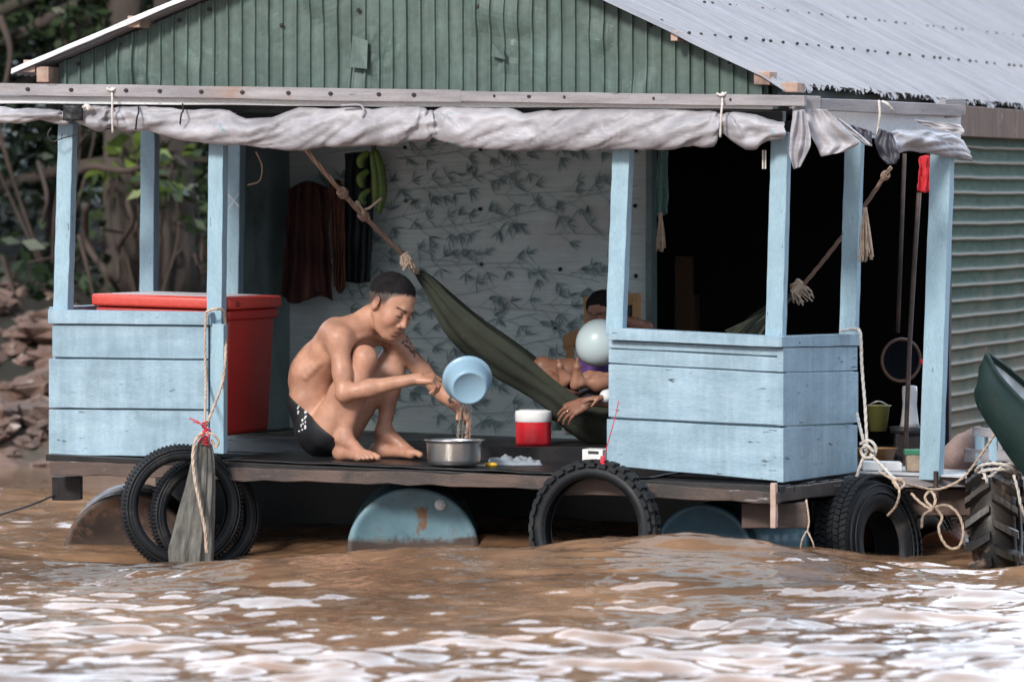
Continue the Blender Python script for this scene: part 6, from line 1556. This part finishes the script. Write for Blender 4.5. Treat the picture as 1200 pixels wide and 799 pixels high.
# an adult lying in the sling: head at the right behind the panel, one arm hanging over the near lip
Q = lambda px, py, Y: v3(px, py, Y)
J = dict(pel=Q(752,482,1.62), nk=Q(838,446,1.62), shN=Q(826,452,1.45), shF=Q(828,445,1.80), elN=Q(762,470,1.28), wrN=Q(690,471,1.20), elF=Q(780,452,1.78), wrF=Q(742,462,1.66),
         hipN=Q(742,480,1.54), knN=Q(672,474,1.60), anN=Q(596,424,1.60), hipF=Q(744,480,1.70), knF=Q(668,472,1.74), anF=Q(584,412,1.68))
ah = Q(872,428,1.62); aR = frame(unit((-.55,-.25,.75)), unit((.8,0,.55)))
dm = surf('dark_dress', (.02,.018,.025), (.04,.035,.045), 8, rough=.8)
figure('adult lying in the hammock, ringed hand hanging down over its near side', J, .92, (.24,.115,.075), hc=ah, HR=aR, hs=1.0,
  clothes=[('dress', lambda t: [(0, t[:4]), (.03, [('u', cap(J['hipN'], J['hipN']*.3+J['knN']*.7, .085,.07), .04)]), (.03, [('u', cap(J['hipF'], J['hipF']*.3+J['knF']*.7, .085,.07), .04)])], .010, dm)],
  hands=[(J['wrN'], unit(Q(664,482,1.19)-J['wrN']), (-.2,.5,-.6), -1, .98, [(.35,.3,.2),(.40,.35,.2),(.45,.4,.25),(.5,.4,.25)], .10, (.35,.15)), (J['wrF'], unit((-1,-.2,-.2)), (0,0,-1), 1, .9, [(.3,.3,.2)]*4)],
  feet=[(J['anN'], J['anN']+A_([-.12,0,.12]), 0, .9, 1, False, unit((-.7,0,-.7))*-1), (J['anF'], J['anF']+A_([-.03,0,.16]), 0, .9, -1, False, (.9,0,.4))])
m = MB(); rq = J['wrN']+unit(Q(664,482,1.19)-J['wrN'])*.105; m.lathe([(.0108+.0016*math.cos(q), .0022*math.sin(q)) for q in np.linspace(0, 2*math.pi, 6, endpoint=False)], rq+A_([.0,-.004,-.004]), (-.6,-.1,-.75), 18, closed=True)
tag(m.build('finger_ring', plain('silver', (.8,.78,.72), .2, 1), smooth=True, base=rq), 'small silver ring on the hand hanging from the hammock', 'ring')
# a child with black hair leaning behind the balloon, bare thigh forward
ck = .78; J2 = dict(pel=Q(712,446,1.92), nk=Q(712,388,1.98), shN=Q(704,394,1.86), shF=Q(726,394,2.10), elN=Q(758,384,1.84), wrN=Q(722,372,1.78), elF=Q(745,425,2.0), wrF=Q(715,425,1.86),
          hipN=Q(700,440,1.86), knN=Q(636,430,1.80), anN=Q(662,478,1.74), hipF=Q(702,440,2.0), knF=Q(644,438,1.98), anF=Q(676,478,1.86))
ch_ = Q(706,369,1.90); cR = frame(unit((-.45,-.85,-.15)), unit((0,0,1)))
pur = surf('purple_cloth', (.07,.03,.14), (.13,.06,.24), 30, rough=.9, house=False)
figure('child with black curly hair and purple shorts leaning back behind the pale balloon', J2, ck, (.25,.12,.08), hc=ch_, HR=cR, hs=.86,
  clothes=[('shorts', lambda t: [(0, t[:1]), (.03, [('u', cap(J2['hipN'], J2['hipN']*.72+J2['knN']*.28, .070,.064), .03)]), (.03, [('u', cap(J2['hipF'], J2['hipF']*.7+J2['knF']*.3, .072,.064), .03)])], .008, pur),
           ('shirt', lambda t: [(0, t[1:4])], .008, dm)],
  hands=[(J2['wrN'], unit((-1,0,.05)), (0,.6,-.8), -1, .72, [(.2,.3,.2)]*4), (J2['wrF'], unit((-1,-.2,0)), (0,0,-1), 1, .72, [(.3,.3,.2)]*4)],
  feet=[(J2['anN'], J2['anN']+A_([-.1,-.05,-.03]), 0, .75, 1, False), (J2['anF'], J2['anF']+A_([-.1,-.05,-.03]), 0, .75, -1, False)])
# the toddler: soles turned to the left, white cuff, small hand on the adult's wrist
tk = .50; J3 = dict(pel=Q(732,452,1.45), nk=Q(775,436,1.45), shN=Q(770,440,1.38), shF=Q(772,438,1.52), elN=Q(735,458,1.30), wrN=Q(704,466,1.17), elF=Q(760,420,1.5), wrF=Q(740,415,1.45),
          hipN=Q(728,452,1.41), knN=Q(706,448,1.34), anN=Q(681,449,1.30), hipF=Q(728,450,1.49), knF=Q(700,444,1.50), anF=Q(666,445,1.44))
figure('toddler lying in the hammock with small bare soles showing and a white cuff', J3, tk, (.30,.15,.10), hc=Q(796,424,1.45), HR=frame(unit((-.5,-.4,.75)), unit((.8,0,.5))), hs=.74, h=.0035,
  clothes=[('white_shirt', lambda t: [(0, t[1:4]), (.02, [('u', cap(J3['shN'], J3['elN'], .03, .028), .02)]), (.02, [('u', cap(J3['elN'], J3['wrN']*.8+J3['elN']*.2, .026, .024), .02)])], .007, plain('white_cotton', (.66,.66,.68), .8))],
  hands=[(J3['wrN'], unit((-1,-.05,-.05)), (0,.3,-1), 1, .50, [(.15,.25,.2)]*4, .16), (J3['wrF'], unit((-1,-.1,.2)), (0,0,-1), 1, .5, [(.3,.3,.2)]*4)],
  feet=[(J3['anN'], J3['anN']+A_([.02,-.02,.14]), 0, .56, -1, False, (1,.1,-.15)), (J3['anF'], J3['anF']+A_([-.03,-.02,.13]), 0, .52, 1, False, (1,.1,.2))])
# balloon
bq = P(702,402,1.60); br = 27.5/K*(1+1.6/D); m = MB()
m.lathe([(br*math.sin(t)*(1-.04*math.cos(t)), -br*1.04*math.cos(t)) for t in np.linspace(.001, math.pi-.06, 30)]+[(.006,br*1.05),(.010,br*1.09)], bq, (.35,.1,.4), 48)
tag(m.build('balloon', plain('pale_grey_blue_latex', (.50,.60,.63), .35, 0, .05, 4, Subsurface_Weight=.1), smooth=True, base=bq), 'pale grey blue balloon floating above the hammock left of the post', 'balloon')
